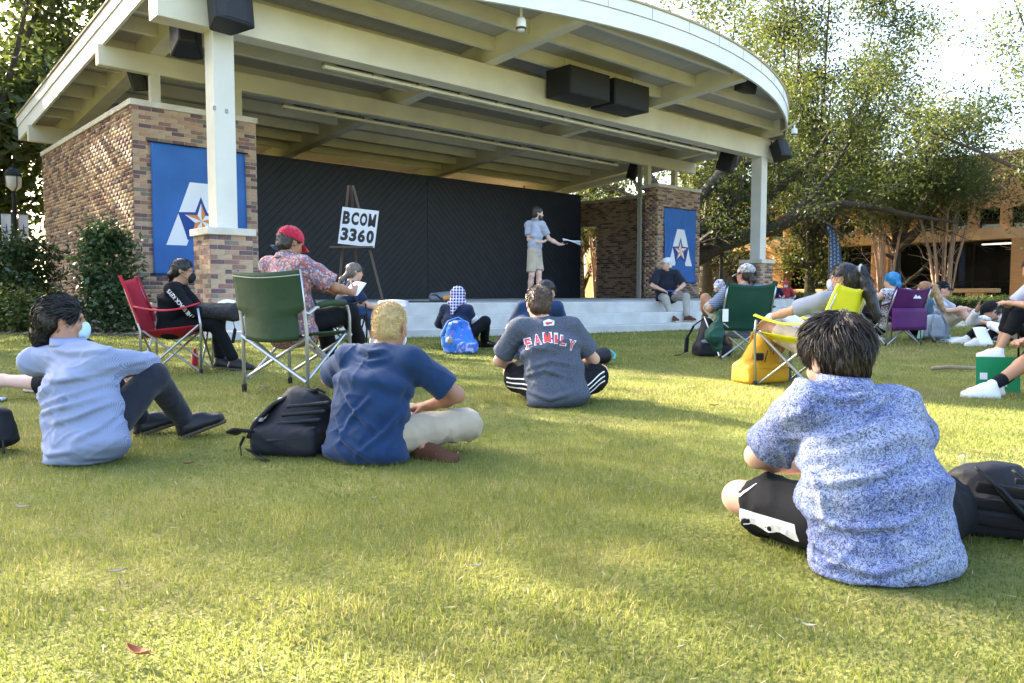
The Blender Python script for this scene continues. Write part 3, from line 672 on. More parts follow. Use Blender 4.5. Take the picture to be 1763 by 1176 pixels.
atree('elm_tree', 'low spreading tree before the upper floor of the campus building', (15.5, 31, .1), 7.6, 5.6, .2, 31, n=11, fork=.42, per=(7, 6), length=(1.7, 1.), npl=22, spread=.38, size=.07, lm=M_LEAF2, up=.0, keep=lambda c: c[2] > 4.7+.5*math.sin(c[0]*1.1))
atree('oak_tree', 'tree behind the stage seen through the gap under the roof', (3.2, 37, .1), 11, 6.5, .3, 41, n=10, per=(6, 6), length=(2., 1.1), npl=10, spread=.45, size=.13, lm=M_LEAF2)
atree('elm_tree', 'tree whose top sprigs show above the curved white roof edge', (10.6, 42, .1), 18.2, 4.8, .35, 43, n=10, fork=.2, per=(6, 5), length=(2., 1.2), npl=18, spread=.42, size=.11, lm=M_LEAF2, up=.6)
atree('oak_tree', 'large shady oak behind the lamp post at far left', (-18.0, 24.0, .1), 14, 6.5, .4, 51, n=13, per=(7, 6), length=(2.4, 1.3), npl=24, spread=.55, size=.155, fork=.14)
atree('oak_tree', 'oak farther back between the roof edge and the left picture edge', (-13.5, 35, .1), 15, 7., .4, 53, n=11, per=(6, 6), length=(2.4, 1.3), npl=10, spread=.6, size=.16, fork=.14)
atree('oak_tree', 'dense unseen oak added behind the left half of the pavilion to block the sun', (-9.5, 30.5, .1), 11, 6.5, .4, 57, n=11, per=(6, 6), length=(2.2, 1.3), npl=8, spread=.7, size=.19, fork=.12)  # hidden tree, added to keep sun off the inner right wall
# trees standing left of the lawn, outside the picture: they throw the dappled shade
SHADE = 'shade oaks left of the lawn'
for (x, y, h, r, sd, npl, lab) in ((-11.6, 10.9, 7.1, 2.0, 61, 13, 'nearest of the three shade oaks left of the lawn'), (-14.2, 14.2, 8.4, 2.5, 67, 4, 'farthest of the three shade oaks left of the lawn'), (-9.9, 11.3, 8.2, 1.4, 69, 8, 'slender middle one of the three shade oaks left of the lawn')):
    atree('oak_tree', lab, (x, y, ground_z(y)), h, r, .26, sd, n=9, per=(5, 5), length=(1.1, .8), npl=npl, spread=.34, size=.085, fork=.5, group=SHADE)
# crepe myrtles with bundles of bare tan stems
def myrtle(label, x, y, n, h, fan, seed):
    rng = np.random.default_rng(seed); L = []
    for i in range(n):
        a = rng.uniform(0, 6.28); b = Vector((x+math.cos(a)*.18, y+math.sin(a)*.18, .05)); f = fan*rng.uniform(.3, 1.)
        e = Vector((x+math.cos(a)*f, y+math.sin(a)*f, h*rng.uniform(.85, 1.1))); m = b.lerp(e, .5)+Vector((math.cos(a), math.sin(a), 0))*-.12*f
        r = rng.uniform(.035, .065); L.append(([b, b.lerp(m, .5), m, m.lerp(e, .5), e], [r, r*.9, r*.8, r*.65, r*.45]))
    tree('crepe_myrtle', label, (x, y, .1), L, seed, per=(3, 4), length=(1.1, .8), npl=16, spread=.32, size=.06, lm=M_LEAF2, bark=M_BARK2, up=.5, keep=lambda c: c[2] > 3.25, group='crepe myrtles by the campus building')
myrtle('crepe myrtle with bare tan stems right of the feather flag', 14.4, 29.6, 9, 4.1, .9, 71)
myrtle('crepe myrtle with bare tan stems behind the blue-haired woman', 16.0, 28.4, 15, 4.3, 1.15, 73)
myrtle('crepe myrtle with bare tan stems at the right picture edge', 18.6, 27.2, 10, 4.6, 1.1, 79)
myrtle('crepe myrtle seen through the doorway behind the stage', 3.6, 32.0, 9, 3.2, .6, 83)
# shrubs
def shrub(name, label, c, rx, ry, h, n, size, m, seed, cone=.6, spread=.09, npl=12, stems=6, group=None):
    rng = np.random.default_rng(seed); t = thing(name, label, 'shrub', (c[0], c[1], c[2]), 0, group); C = []
    lob = rng.uniform(.75, 1.2, 8)
    while len(C) < n:
        z = rng.uniform(.03, 1); a = rng.uniform(0, 6.28); k = (1-cone*z**1.6)*lob[int(a/6.2832*8) % 8]*(.72+.28*math.sin(z*9+a*2))
        q = math.sqrt(rng.uniform(.25, 1)); C.append((math.cos(a)*rx*k*q, math.sin(a)*ry*k*q, z*h))
    V, F = leaves(np.array(C), npl, spread, size, rng, squash=1.); keep = None
    V[:, 2] = np.maximum(V[:, 2], .01); put('foliage', mesh('foliage', V, F, m), t)
    mb = MB()
    for i in range(stems):
        a = rng.uniform(0, 6.28); k = rng.uniform(.2, .6); mb.tube([(0, 0, 0), (math.cos(a)*rx*k*.5, math.sin(a)*ry*k*.5, h*.45), (math.cos(a)*rx*k*.5, math.sin(a)*ry*k*.5, h*.85)], [.025, .018, .008], 5)
    mb.build('stem', M_BARK, t); return t
shrub('holly_shrub', 'upright holly shrub before the left brick wall', (-6.75, 12.75, .12), .75, .7, 1.72, 400, .055, M_HOLLY, 5, cone=.55)
shrub('holly_shrub', 'broad dark holly shrub below the lamp post', (-9.9, 15.4, .12), 1.2, 1.1, 1.7, 480, .06, M_HOLLY, 6, cone=.5, spread=.12)
shrub('holly_shrub', 'dark holly shrub at the left picture edge', (-12.0, 15.8, .12), 1.2, 1.1, 1.45, 400, .06, M_HOLLY, 8, cone=.4, spread=.12)
shrub('low_shrub', 'low light green shrub at the edge of the mulch bed', (-8.3, 12.95, .12), .85, .6, .62, 260, .045, M_AZAL, 9, cone=.35)
shrub('low_shrub', 'small sprawling shrub against the stage side', (-5.95, 13.4, .12), .5, .4, .42, 90, .045, M_HOLLY, 10, cone=.3)
for i in range(3): shrub('background_shrub', ('leftmost', 'middle', 'rightmost')[i]+' of three dense shrubs behind the left lamp post', (-20+i*2.6, 23.5-.8*i, .1), 1.7, 1.3, 2.6, 380, .085, M_HOLLY, 90+i, cone=.3, spread=.16, group='background shrubs at far left')
shrub('background_shrub', 'green shrub outside the doorway behind the stage', (4.6, 29.5, .1), 1.1, .8, 1.3, 300, .05, M_AZAL, 99, cone=.3)
def hedge(label, a, b, w, h, n, seed, z=.1):
    rng = np.random.default_rng(seed); a, b = Vector(a), Vector(b); d = b-a; c = (a+b)/2
    t = thing('hedge', label, 'hedge', (c.x, c.y, z), math.atan2(d.y, d.x)); L = d.length
    C = np.stack([rng.uniform(-L/2, L/2, n), rng.uniform(-w/2, w/2, n), rng.uniform(.05, h, n)], 1)
    sd = rng.integers(0, 3, n); C[sd == 0, 1] = -w/2; C[sd == 1, 2] = h*(.94+.06*rng.random((sd == 1).sum()))
    V, F = leaves(C, 9, .05, .035, rng, squash=1.); put('foliage', mesh('foliage', V, F, M_AZAL), t)
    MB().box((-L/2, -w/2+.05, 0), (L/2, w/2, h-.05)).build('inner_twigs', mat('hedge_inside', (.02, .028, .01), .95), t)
hedge('low clipped hedge in front of the campus building', (9.2, 24.3, .1), (22, 19.0, .1), 1.3, .52, 3600, 12)
hedge('low clipped hedge beyond the far pedestal', (6.8, 27.8, .1), (10.5, 26.3, .1), 1.1, .62, 1200, 13)
# ------------------------------------------------------------------ grass blades
def grass_mat():
    m = bpy.data.materials.new('grass_blade'); m.use_nodes = True; n = m.node_tree; n.nodes.clear()
    at = n.nodes.new('ShaderNodeAttribute'); at.attribute_name = 'tint'
    r = n.nodes.new('ShaderNodeValToRGB'); e = r.color_ramp.elements
    e[0].position, e[0].color = 0, (.105, .155, .028, 1); e[1].position, e[1].color = 1, (.46, .38, .20, 1)
    for p, c in ((.35, (.19, .22, .042)), (.62, (.26, .27, .06)), (.82, (.34, .315, .10))): x = e.new(p); x.color = (*c, 1)
    d = n.nodes.new('ShaderNodeBsdfPrincipled'); d.inputs['Roughness'].default_value = .55; d.inputs['Specular IOR Level'].default_value = .25
    tr = n.nodes.new('ShaderNodeBsdfTranslucent'); mx = n.nodes.new('ShaderNodeMixShader'); mx.inputs[0].default_value = .48
    o = n.nodes.new('ShaderNodeOutputMaterial')
    n.links.new(at.outputs['Fac'], r.inputs[0]); n.links.new(r.outputs[0], d.inputs['Base Color']); n.links.new(r.outputs[0], tr.inputs['Color'])
    n.links.new(d.outputs[0], mx.inputs[1]); n.links.new(tr.outputs[0], mx.inputs[2]); n.links.new(mx.outputs[0], o.inputs[0]); return m
def blades(y0, y1, dens, hgt, wid, rng, seg=2):
    xa = lambda y: .74*y+.9
    area = (xa(y0)+xa(y1))*(y1-y0); N = int(area*dens)
    y = rng.uniform(y0, y1, N*2); x = rng.uniform(-1, 1, N*2)*xa(y1); ok = np.abs(x) < xa(y); x, y = x[ok][:N], y[ok][:N]; N = len(x)
    out = np.zeros(N, bool)     # keep off the stage and the bed
    u = x*UA[0]+y*UA[1]; v = x*VA[0]+y*VA[1]; s = np.sqrt(np.maximum(RA*RA-(u-UC)**2, 0)); out |= (v > 7.90+RA-s) & (u > 4.25)
    out |= (x < -4.5) & (y > 12.35-.55*np.clip((x+9.5)/5, 0, 1)); keep = ~out; x, y = x[keep], y[keep]; N = len(x)
    t = np.clip((y-3)/8.5, 0, 1); z = .11*t*t*(3-2*t)-.004
    pn = vnoise(np.stack([x*.9, y*.9, x*0], 1)); pf = vnoise(np.stack([x*5, y*5, x*0+7], 1)); pc = vnoise(np.stack([x*17, y*17, x*0+3], 1))
    h = hgt*rng.uniform(.45, 1.25, N)*(1+.28*pn+.25*pf+.2*pc); a = rng.uniform(0, 6.283, N); lean = h*rng.uniform(.1, .95, N); b = a+rng.normal(0, .6, N)
    w = wid*rng.uniform(.6, 1.3, N); dx, dy = np.cos(a), np.sin(a); sx, sy = -np.sin(b)*w, np.cos(b)*w
    base = np.stack([x, y, z], 1); o3 = lambda k, q: np.stack([dx*lean*k, dy*lean*k, h*q], 1); sd = np.stack([sx, sy, 0*sx], 1)
    if seg == 2:
        V = np.stack([base-sd, base+sd, base+o3(.35, .62)+sd*.7, base+o3(.35, .62)-sd*.7, base+o3(1., .93)], 1)
        F = np.concatenate([np.stack([np.arange(N)*5+i for i in q], 1) for q in ((0, 1, 2), (0, 2, 3), (3, 2, 4))])
        k = 5
    else:
        V = np.stack([base-sd, base+sd, base+o3(.8, .95)], 1); F = np.arange(N*3).reshape(-1, 3); k = 3
    p0 = vnoise(np.stack([x*.33, y*.33, x*0+11], 1)); tint = np.clip(.43+.24*p0+.22*pn+.18*pf+rng.normal(0, .16, N)+(rng.random(N) < .07)*.45, 0, 1)
    return V.reshape(-1, 3), F, np.repeat(tint, k)
rg = np.random.default_rng(77); VV = []; FF = []; TT = []; o = 0
for (y0, y1, d, h, w, sg) in ((1.05, 1.9, 16500, .025, .0014, 2), (1.9, 2.9, 15500, .025, .0016, 1), (2.9, 4.4, 8800, .025, .0020, 1), (4.4, 6.5, 4700, .025, .0028, 1), (6.5, 9.5, 2100, .025, .0047, 1), (9.5, 14.8, 650, .04, .0075, 1), (14.8, 24, 220, .05, .016, 1)):
    V, F, T = blades(y0, y1, d, h, w, rg, sg); VV.append(V); FF.append(F+o); TT.append(T); o += len(V)
me = mesh('grass', np.concatenate(VV), np.concatenate(FF), grass_mat())
att = me.attributes.new('tint', 'FLOAT', 'POINT'); att.data.foreach_set('value', np.concatenate(TT).astype(np.float32))
g = stuff(put('grass', me)); g['label'] = 'short mown lawn grass blades'; g['category'] = 'grass'
# ------------------------------------------------------------------ sculpting: signed distance shapes blended into one skin
class Field:
    def __init__(s, lo, hi, vox):
        s.vox = vox; s.lo = np.array(lo, float); s.n = np.ceil((np.array(hi)-s.lo)/vox).astype(int)+1
        s.ax = [(s.lo[i]+vox*np.arange(s.n[i])).astype(np.float32) for i in range(3)]; s.d = np.full(s.n, 1., np.float32)
    def op(s, pr, sub=False):
        kind, lo, hi, k, fn = pr; m = k+2.5*s.vox
        i0 = [max(0, int((lo[i]-m-s.lo[i])/s.vox)) for i in range(3)]; i1 = [min(s.n[i], int((hi[i]+m-s.lo[i])/s.vox)+2) for i in range(3)]
        if any(a >= b for a, b in zip(i0, i1)): return
        sl = tuple(slice(a, b) for a, b in zip(i0, i1)); X, Y, Z = s.ax[0][sl[0]][:, None, None], s.ax[1][sl[1]][None, :, None], s.ax[2][sl[2]][None, None, :]
        d = fn(X, Y, Z).astype(np.float32); c = s.d[sl]; k = max(k, 1e-4)
        if sub: d = -d; h = np.clip(.5-.5*(c-d)/k, 0, 1); s.d[sl] = c*(1-h)+d*h+k*h*(1-h)
        else: h = np.clip(.5+.5*(c-d)/k, 0, 1); s.d[sl] = c*(1-h)+d*h-k*h*(1-h)
    def extract(s, smooth=1):
        d = s.d; n = s.n; ins = d < 0; tot = np.zeros(n-1, np.int8)
        for o in np.ndindex(2, 2, 2): tot += ins[o[0]:n[0]-1+o[0], o[1]:n[1]-1+o[1], o[2]:n[2]-1+o[2]]
        act = (tot > 0) & (tot < 8); I = np.argwhere(act); idx = np.full(act.shape, -1, np.int32); idx[act] = np.arange(len(I))
        cs = {o: d[I[:, 0]+o[0], I[:, 1]+o[1], I[:, 2]+o[2]] for o in np.ndindex(2, 2, 2)}
        acc = np.zeros((len(I), 3)); cnt = np.zeros(len(I))
        for a in np.ndindex(2, 2, 2):
            for ax in range(3):
                if a[ax]: continue
                b = list(a); b[ax] = 1; v0, v1 = cs[a], cs[tuple(b)]; m = (v0 < 0) != (v1 < 0); t = v0[m]/(v0[m]-v1[m])
                p = np.array(a, float)[None].repeat(m.sum(), 0); p[:, ax] += t; acc[m] += p; cnt[m] += 1
        V = s.lo+(I+acc/np.maximum(cnt, 1)[:, None])*s.vox; Q = []
        for ax in range(3):
            o1, o2 = [(1, 2), (2, 0), (0, 1)][ax]
            sa = [slice(1, -1)]*3; sb = [slice(1, -1)]*3; sa[ax] = slice(0, -1); sb[ax] = slice(1, None)
            A, Bb = ins[tuple(sa)], ins[tuple(sb)]; E = np.argwhere(A != Bb); E[:, o1] += 1; E[:, o2] += 1
            w = ins[E[:, 0], E[:, 1], E[:, 2]]
            def cell(d1, d2):
                c = E.copy(); c[:, o1] += d1; c[:, o2] += d2; return idx[c[:, 0], c[:, 1], c[:, 2]]
            q = np.stack([cell(-1, -1), cell(0, -1), cell(0, 0), cell(-1, 0)], 1); q[~w] = q[~w][:, ::-1]; Q.append(q)
        F = np.concatenate(Q)
        for _ in range(smooth):
            S = np.zeros_like(V); c = np.zeros(len(V))
            for i in range(4):
                j = (i+1) % 4; np.add.at(S, F[:, i], V[F[:, j]]); np.add.at(S, F[:, j], V[F[:, i]]); np.add.at(c, F[:, i], 1); np.add.at(c, F[:, j], 1)
            V = V*.45+.55*S/np.maximum(c, 1)[:, None]
        return V, F
A3 = lambda v: np.array(v, float)
def unit(v): v = A3(v); return v/max(np.linalg.norm(v), 1e-9)
def cone(a, b, ra, rb, k=.02):
    a, b = A3(a), A3(b); e = b-a; L2 = max(e@e, 1e-9); r = max(ra, rb)
    def fn(X, Y, Z):
        x, y, z = X-a[0], Y-a[1], Z-a[2]; t = np.clip((x*e[0]+y*e[1]+z*e[2])/L2, 0, 1)
        return np.sqrt((x-t*e[0])**2+(y-t*e[1])**2+(z-t*e[2])**2)-(ra+(rb-ra)*t)
    return ('c', np.minimum(a, b)-r, np.maximum(a, b)+r, k, fn)
def ell(c, r, R=None, k=.02):
    c, r = A3(c), A3(r); R = np.eye(3) if R is None else A3(R); m = r.max()
    def fn(X, Y, Z):
        x, y, z = X-c[0], Y-c[1], Z-c[2]; k0 = 0; k1 = 0
        for i in range(3): q = (x*R[i, 0]+y*R[i, 1]+z*R[i, 2])/r[i]; k0 = k0+q*q; k1 = k1+(q/r[i])**2
        k0 = np.sqrt(k0); return k0*(k0-1)/np.sqrt(k1+1e-9)
    return ('e', c-m, c+m, k, fn)
def econe(a, b, side, wa, wb, k=.03, cap=.6, deep=0.):
    """tapering limb with an oval section: wa, wb = (half width along side, half depth)"""
    a, b = A3(a), A3(b); L = np.linalg.norm(b-a); e = (b-a)/L; s = A3(side); s = unit(s-e*(s@e)); n = np.cross(s, e); r = max(*wa, *wb); cp = cap*min(*wa, *wb)
    def fn(X, Y, Z):
        x, y, z = X-a[0], Y-a[1], Z-a[2]; q = x*e[0]+y*e[1]+z*e[2]; t = np.clip(q/L, 0, 1); w = wa[0]+(wb[0]-wa[0])*t; d = wa[1]+(wb[1]-wa[1])*t
        ps = (x*s[0]+y*s[1]+z*s[2])/w; pn = (x*n[0]+y*n[1]+z*n[2])/d; qe = (q-t*L)/cp
        return (np.sqrt(ps*ps+pn*pn+qe*qe)-1)*np.minimum(w, d)
    return ('o', np.minimum(a, b)-r, np.maximum(a, b)+r, k, fn)
def rbox(c, h, R=None, rad=.02, k=.02):
    c, h = A3(c), A3(h); R = np.eye(3) if R is None else A3(R); m = np.linalg.norm(h)
    def fn(X, Y, Z):
        x, y, z = X-c[0], Y-c[1], Z-c[2]; o = 0; inn = None
        for i in range(3):
            q = np.abs(x*R[i, 0]+y*R[i, 1]+z*R[i, 2])-(h[i]-rad); o = o+np.maximum(q, 0)**2; inn = q if inn is None else np.maximum(inn, q)
        return np.sqrt(o)+np.minimum(inn, 0)-rad
    return ('b', c-m, c+m, k, fn)
def sculpt(add, vox, subs=(), smooth=1):
    lo = np.min([p[1] for p in add], 0)-.03; hi = np.max([p[2] for p in add], 0)+.03; f = Field(lo, hi, vox)
    for p in add: f.op(p)
    for p in subs: f.op(p, True)
    return f.extract(smooth)
def vnorm(V, F):
    a = np.cross(V[F[:, 2]]-V[F[:, 0]], V[F[:, 3]]-V[F[:, 1]]); N = np.zeros_like(V)
    for i in range(4): np.add.at(N, F[:, i], a)
    return N/np.maximum(np.linalg.norm(N, axis=1), 1e-12)[:, None]
def wrinkle(V, F, amp, fx=5., fz=16., seed=0., tilt=.5):
    N = vnorm(V, F); w = np.stack([vnoise(V*4+seed), vnoise(V*4+seed+9), vnoise(V*4+seed+17)], 1)*.09; P = V+w
    a = np.stack([P[:, 0]*fx, P[:, 1]*fx, P[:, 2]*fz+tilt*fz*P[:, 0]], 1)+seed; b = np.stack([P[:, 0]*fx*1.8, P[:, 1]*fx*1.8, P[:, 2]*fz*.9-tilt*fz*1.3*P[:, 0]], 1)+seed+31
    rd = lambda q: (1-np.abs(vnoise(q)))**4-.35
    r = rd(a)*1.1+rd(b)*.8+rd(a*2.1+7)*.35; lowf = vnoise(V*3.1+seed+5)
    return V+N*(amp*(r*(.5+.9*np.clip(lowf+.35, 0, 1))+.5*lowf))[:, None]
def crease(V, F, lines, o, Y, A=.008, w=.010):
    """long drag folds on the side of a garment that faces -y; lines are traced in picture units at distance Y"""
    N = vnorm(V, F); D = np.zeros(len(V)); q = V[:, [0, 2]]
    for L in lines:
        P = [np.array([(x-881.5)/1316.1*Y-o[0], .76-(y-505.6)/1316.1*Y-o[2]]) for x, y in L]; best = np.full(len(V), 9.); sg = np.zeros(len(V)); al = np.zeros(len(V)); n = len(P)-1
        for i in range(n):
            e = P[i+1]-P[i]; t = ((q-P[i]) @ e)/(e @ e); tc = np.clip(t, 0, 1); d = q-P[i]-tc[:, None]*e; r = np.linalg.norm(d, axis=1); m = r < best
            best[m] = r[m]; sg[m] = np.sign(d[m, 0]*-e[1]+d[m, 1]*e[0]); al[m] = (i+tc[m])/n
        s_ = best*sg; ta = np.sin(np.clip(al, .02, .98)*math.pi)**.6; D += A*ta*(np.exp(-(s_/w)**2)-.75*np.exp(-((s_+1.9*w)/(1.3*w))**2)-.3*np.exp(-((s_-2.2*w)/(1.6*w))**2))
    return V+N*(D*np.clip(-N[:, 1]*1.6, 0, 1))[:, None]
def smesh(name, VF, m, parent): return put(name, mesh(name, VF[0], VF[1], m, smooth=True), parent)
def limb2(a, c, l1, l2, pole):
    a, c = A3(a), A3(c); v = c-a; D = np.linalg.norm(v); e = v/D
    if D > (l1+l2)*.998: D2 = (l1+l2)*.998; c = a+e*D2; D = D2
    x = (D*D+l1*l1-l2*l2)/(2*D); h = math.sqrt(max(l1*l1-x*x, 0)); p = A3(pole); p = unit(p-e*(p@e)); return a+e*x+p*h, c
def rotm(yaw, pitch=0., roll=0.):
    """columns right, forward, up of something looking along +y turned by yaw (left +), pitch (up +), roll"""
    return np.array((Matrix.Rotation(yaw, 3, 'Z') @ Matrix.Rotation(pitch, 3, 'X') @ Matrix.Rotation(roll, 3, 'Y')))
# ------------------------------------------------------------------ materials of people
SKINS = {k: mat('skin_'+k, c, .55, noise=.08, nscale=6, spec=.35) for k, c in dict(fair=(.58, .34, .25), tan=(.36, .185, .115), olive=(.42, .235, .15), pale=(.62, .40, .31), brown=(.24, .12, .075)).items()}
for m_ in list(SKINS.values()):
    b_ = m_.node_tree.nodes['Principled BSDF']; b_.inputs['Subsurface Weight'].default_value = .12; b_.inputs['Subsurface Radius'].default_value = (.012, .005, .003)
def cloth(name, c, rough=.85, noise=.12, ns=9, bump=.25, bs=350, sheen=.15): return mat(name, c, rough, noise=noise, nscale=ns, bump=bump, bscale=bs, sheen=sheen, spec=.15)
def pattern_mat(name, build, rough=.85):
    m = bpy.data.materials.new(name); m.use_nodes = True; n = m.node_tree; b = n.nodes['Principled BSDF']; b.inputs['Roughness'].default_value = rough; b.inputs['Specular IOR Level'].default_value = .15
    tc = n.nodes.new('ShaderNodeTexCoord'); c = build(n, tc.outputs['Object']); n.links.new(c, b.inputs['Base Color'])
    t = n.nodes.new('ShaderNodeTexNoise'); t.inputs['Scale'].default_value = 300; bp = n.nodes.new('ShaderNodeBump'); bp.inputs['Strength'].default_value = .2; bp.inputs['Distance'].default_value = .01
    n.links.new(tc.outputs['Object'], t.inputs['Vector']); n.links.new(t.outputs['Fac'], bp.inputs['Height']); n.links.new(bp.outputs[0], b.inputs['Normal']); MATS[name] = m; return m
def ramp(n, fac, stops, const=False):
    r = n.nodes.new('ShaderNodeValToRGB'); e = r.color_ramp.elements
    if const: r.color_ramp.interpolation = 'CONSTANT'
    while len(e) > 1: e.remove(e[-1])
    e[0].position, e[0].color = stops[0][0], (*stops[0][1], 1)
    for p, c in stops[1:]: x = e.new(p); x.color = (*c, 1)
    n.links.new(fac, r.inputs[0]); return r.outputs[0]
def tnoise(n, src, sc, det=3., dist=0.):
    t = n.nodes.new('ShaderNodeTexNoise'); t.inputs['Scale'].default_value = sc; t.inputs['Detail'].default_value = det; t.inputs['Distortion'].default_value = dist; n.links.new(src, t.inputs['Vector']); return t.outputs['Fac']
def tmix(n, f, a, b, mode='MIX', v=None):
    x = n.nodes.new('ShaderNodeMix'); x.data_type = 'RGBA'; x.blend_type = mode
    if f is None: x.inputs[0].default_value = v
    else: n.links.new(f, x.inputs[0])
    n.links.new(a, x.inputs[6]); n.links.new(b, x.inputs[7]); return x.outputs[2]
def twave(n, src, axis, sc, prof='SIN', dist=0.):
    t = n.nodes.new('ShaderNodeTexWave'); t.bands_direction = axis; t.wave_profile = prof; t.inputs['Scale'].default_value = sc; t.inputs['Distortion'].default_value = dist; n.links.new(src, t.inputs['Vector']); return t.outputs['Fac']
def p_paisley(n, s):
    base = ramp(n, tnoise(n, s, 6, 4), [(.38, (.15, .19, .39)), (.5, (.215, .26, .45)), (.62, (.30, .34, .49))])
    lines = ramp(n, tnoise(n, s, 62, 2., 2.2), [(.40, (1, 1, 1)), (.455, (.04, .04, .06)), (.50, (.05, .05, .07)), (.555, (1, 1, 1))])
    dots = ramp(n, tnoise(n, s, 120, 1., 1.), [(.60, (0, 0, 0)), (.68, (.55, .55, .6))])
    pale = ramp(n, tnoise(n, s, 30, 2.), [(.5, (0, 0, 0)), (.62, (.18, .18, .18))])
    c = tmix(n, pale, base, ramp(n, tnoise(n, s, 3), [(0, (.36, .38, .45)), (1, (.34, .37, .47))]))
    return tmix(n, dots, tmix(n, None, c, lines, 'MULTIPLY', .78), ramp(n, tnoise(n, s, 2), [(0, (.42, .46, .56)), (1, (.42, .46, .56))]))
def p_gingham(n, s):
    a = ramp(n, twave(n, s, 'X', 78), [(.35, (.31, .35, .47)), (.65, (.20, .24, .38))]); b = ramp(n, twave(n, s, 'Z', 78), [(.35, (1, 1, 1)), (.65, (.78, .81, .88))]); return tmix(n, None, a, b, 'MULTIPLY', .8)
def p_floral(n, s):
    v = n.nodes.new('ShaderNodeTexVoronoi'); v.inputs['Scale'].default_value = 78; n.links.new(s, v.inputs['Vector'])
    sp = n.nodes.new('ShaderNodeSeparateColor'); n.links.new(v.outputs['Color'], sp.inputs[0])
    return ramp(n, sp.outputs[0], [(0, (.34, .12, .10)), (.27, (.44, .24, .20)), (.42, (.12, .14, .24)), (.60, (.44, .38, .37)), (.74, (.18, .24, .34)), (.86, (.25, .09, .09))], True)
def p_heather(n, s): return ramp(n, tnoise(n, s, 160, 3), [(.3, (.045, .055, .08)), (.7, (.105, .12, .155))])
def p_plaid(n, s):
    a = ramp(n, twave(n, s, 'X', 9.), [(.55, (.02, .03, .10)), (.8, (.30, .05, .09)), (.93, (.62, .62, .68))]); b = ramp(n, twave(n, s, 'Z', 9.), [(.60, (.02, .03, .10)), (.88, (.12, .14, .3)), (.95, (.70, .70, .74))]); return tmix(n, None, a, b, 'SCREEN', 1.)
def p_tiedye(n, s): return ramp(n, tnoise(n, s, 9, 4, 1.5), [(.3, (.02, .06, .42)), (.46, (.05, .22, .68)), (.56, (.10, .16, .60)), (.66, (.55, .66, .85)), (.78, (.22, .12, .55))])
def p_bw(n, s): return ramp(n, tnoise(n, s, 34, 2, 3.), [(.47, (.02, .02, .025)), (.52, (.72, .72, .74))])
def p_stripe(n, s): return ramp(n, twave(n, s, 'Z', 14), [(.45, (.10, .13, .22)), (.6, (.22, .26, .36))])
def p_cargo(n, s): return ramp(n, tnoise(n, s, 14, 3), [(.35, (.36, .35, .28)), (.5, (.50, .48, .40)), (.65, (.25, .25, .2))])
PM = dict(paisley=pattern_mat('paisley_print_cotton', p_paisley), gingham=pattern_mat('blue_gingham_cotton', p_gingham), floral=pattern_mat('floral_print_cotton', p_floral), heather=pattern_mat('heather_navy_jersey', p_heather),
          plaid=pattern_mat('navy_plaid_scarf', p_plaid), tiedye=pattern_mat('tie_dye_nylon', p_tiedye), bw=pattern_mat('black_white_print', p_bw), stripe=pattern_mat('blue_check_shirt', p_stripe), cargo=pattern_mat('camouflage_shorts', p_cargo))
C_NAVY = cloth('navy_jersey', (.011, .034, .095)); C_BLACK = cloth('black_cotton', (.008, .009, .012), sheen=0.); C_JEANS = cloth('black_denim', (.016, .019, .030), noise=.25)
C_KHAKI = cloth('khaki_twill', (.42, .35, .26)); C_GREY = cloth('grey_jersey', (.22, .25, .32)); C_LGREY = cloth('light_grey_jersey', (.40, .42, .50)); C_DNAVY = cloth('dark_navy_knit', (.012, .022, .06))
C_TEAL = cloth('slate_teal_jersey', (.045, .095, .14)); C_DENIM = cloth('blue_denim', (.03, .085, .22), noise=.25); C_WHITE = cloth('white_cotton', (.70, .71, .74)); C_POLO = cloth('black_navy_polo', (.015, .017, .03)); C_CARGO = cloth('stone_trousers', (.33, .31, .26)); C_ORANGE = cloth('orange_cotton', (.75, .10, .03)); C_RED = cloth('red_cotton', (.42, .05, .06)); C_PALEB = cloth('pale_blue_polo', (.34, .36, .44))
S_BLK = mat('black_leather_shoe', (.012, .012, .014), .35, bump=.1, bscale=120); S_BRN = mat('brown_suede_shoe', (.085, .034, .017), .85, noise=.2); S_WHT = mat('white_sneaker', (.70, .70, .70), .6, noise=.08); S_SOLE = mat('rubber_sole', (.10, .075, .05), .8); S_SOLEW = mat('pale_sole', (.55, .45, .28), .7)
M_MASKB = mat('surgical_mask_blue', (.42, .62, .74), .8); M_MASKK = mat('black_mask', (.012, .012, .014), .8); M_MASKW = mat('white_mask', (.72, .74, .80), .8)
HAIRS = {k: mat('hair_'+k, c, .42, noise=.2, nscale=45, spec=.5) for k, c in dict(black=(.010, .009, .010), dark=(.026, .017, .012), brown=(.075, .042, .024), blond=(.52, .385, .175), white=(.66, .66, .66), ginger=(.26, .115, .045), gold=(.42, .27, .13), blue=(.005, .19, .42), greyb=(.14, .115, .095)).items()}
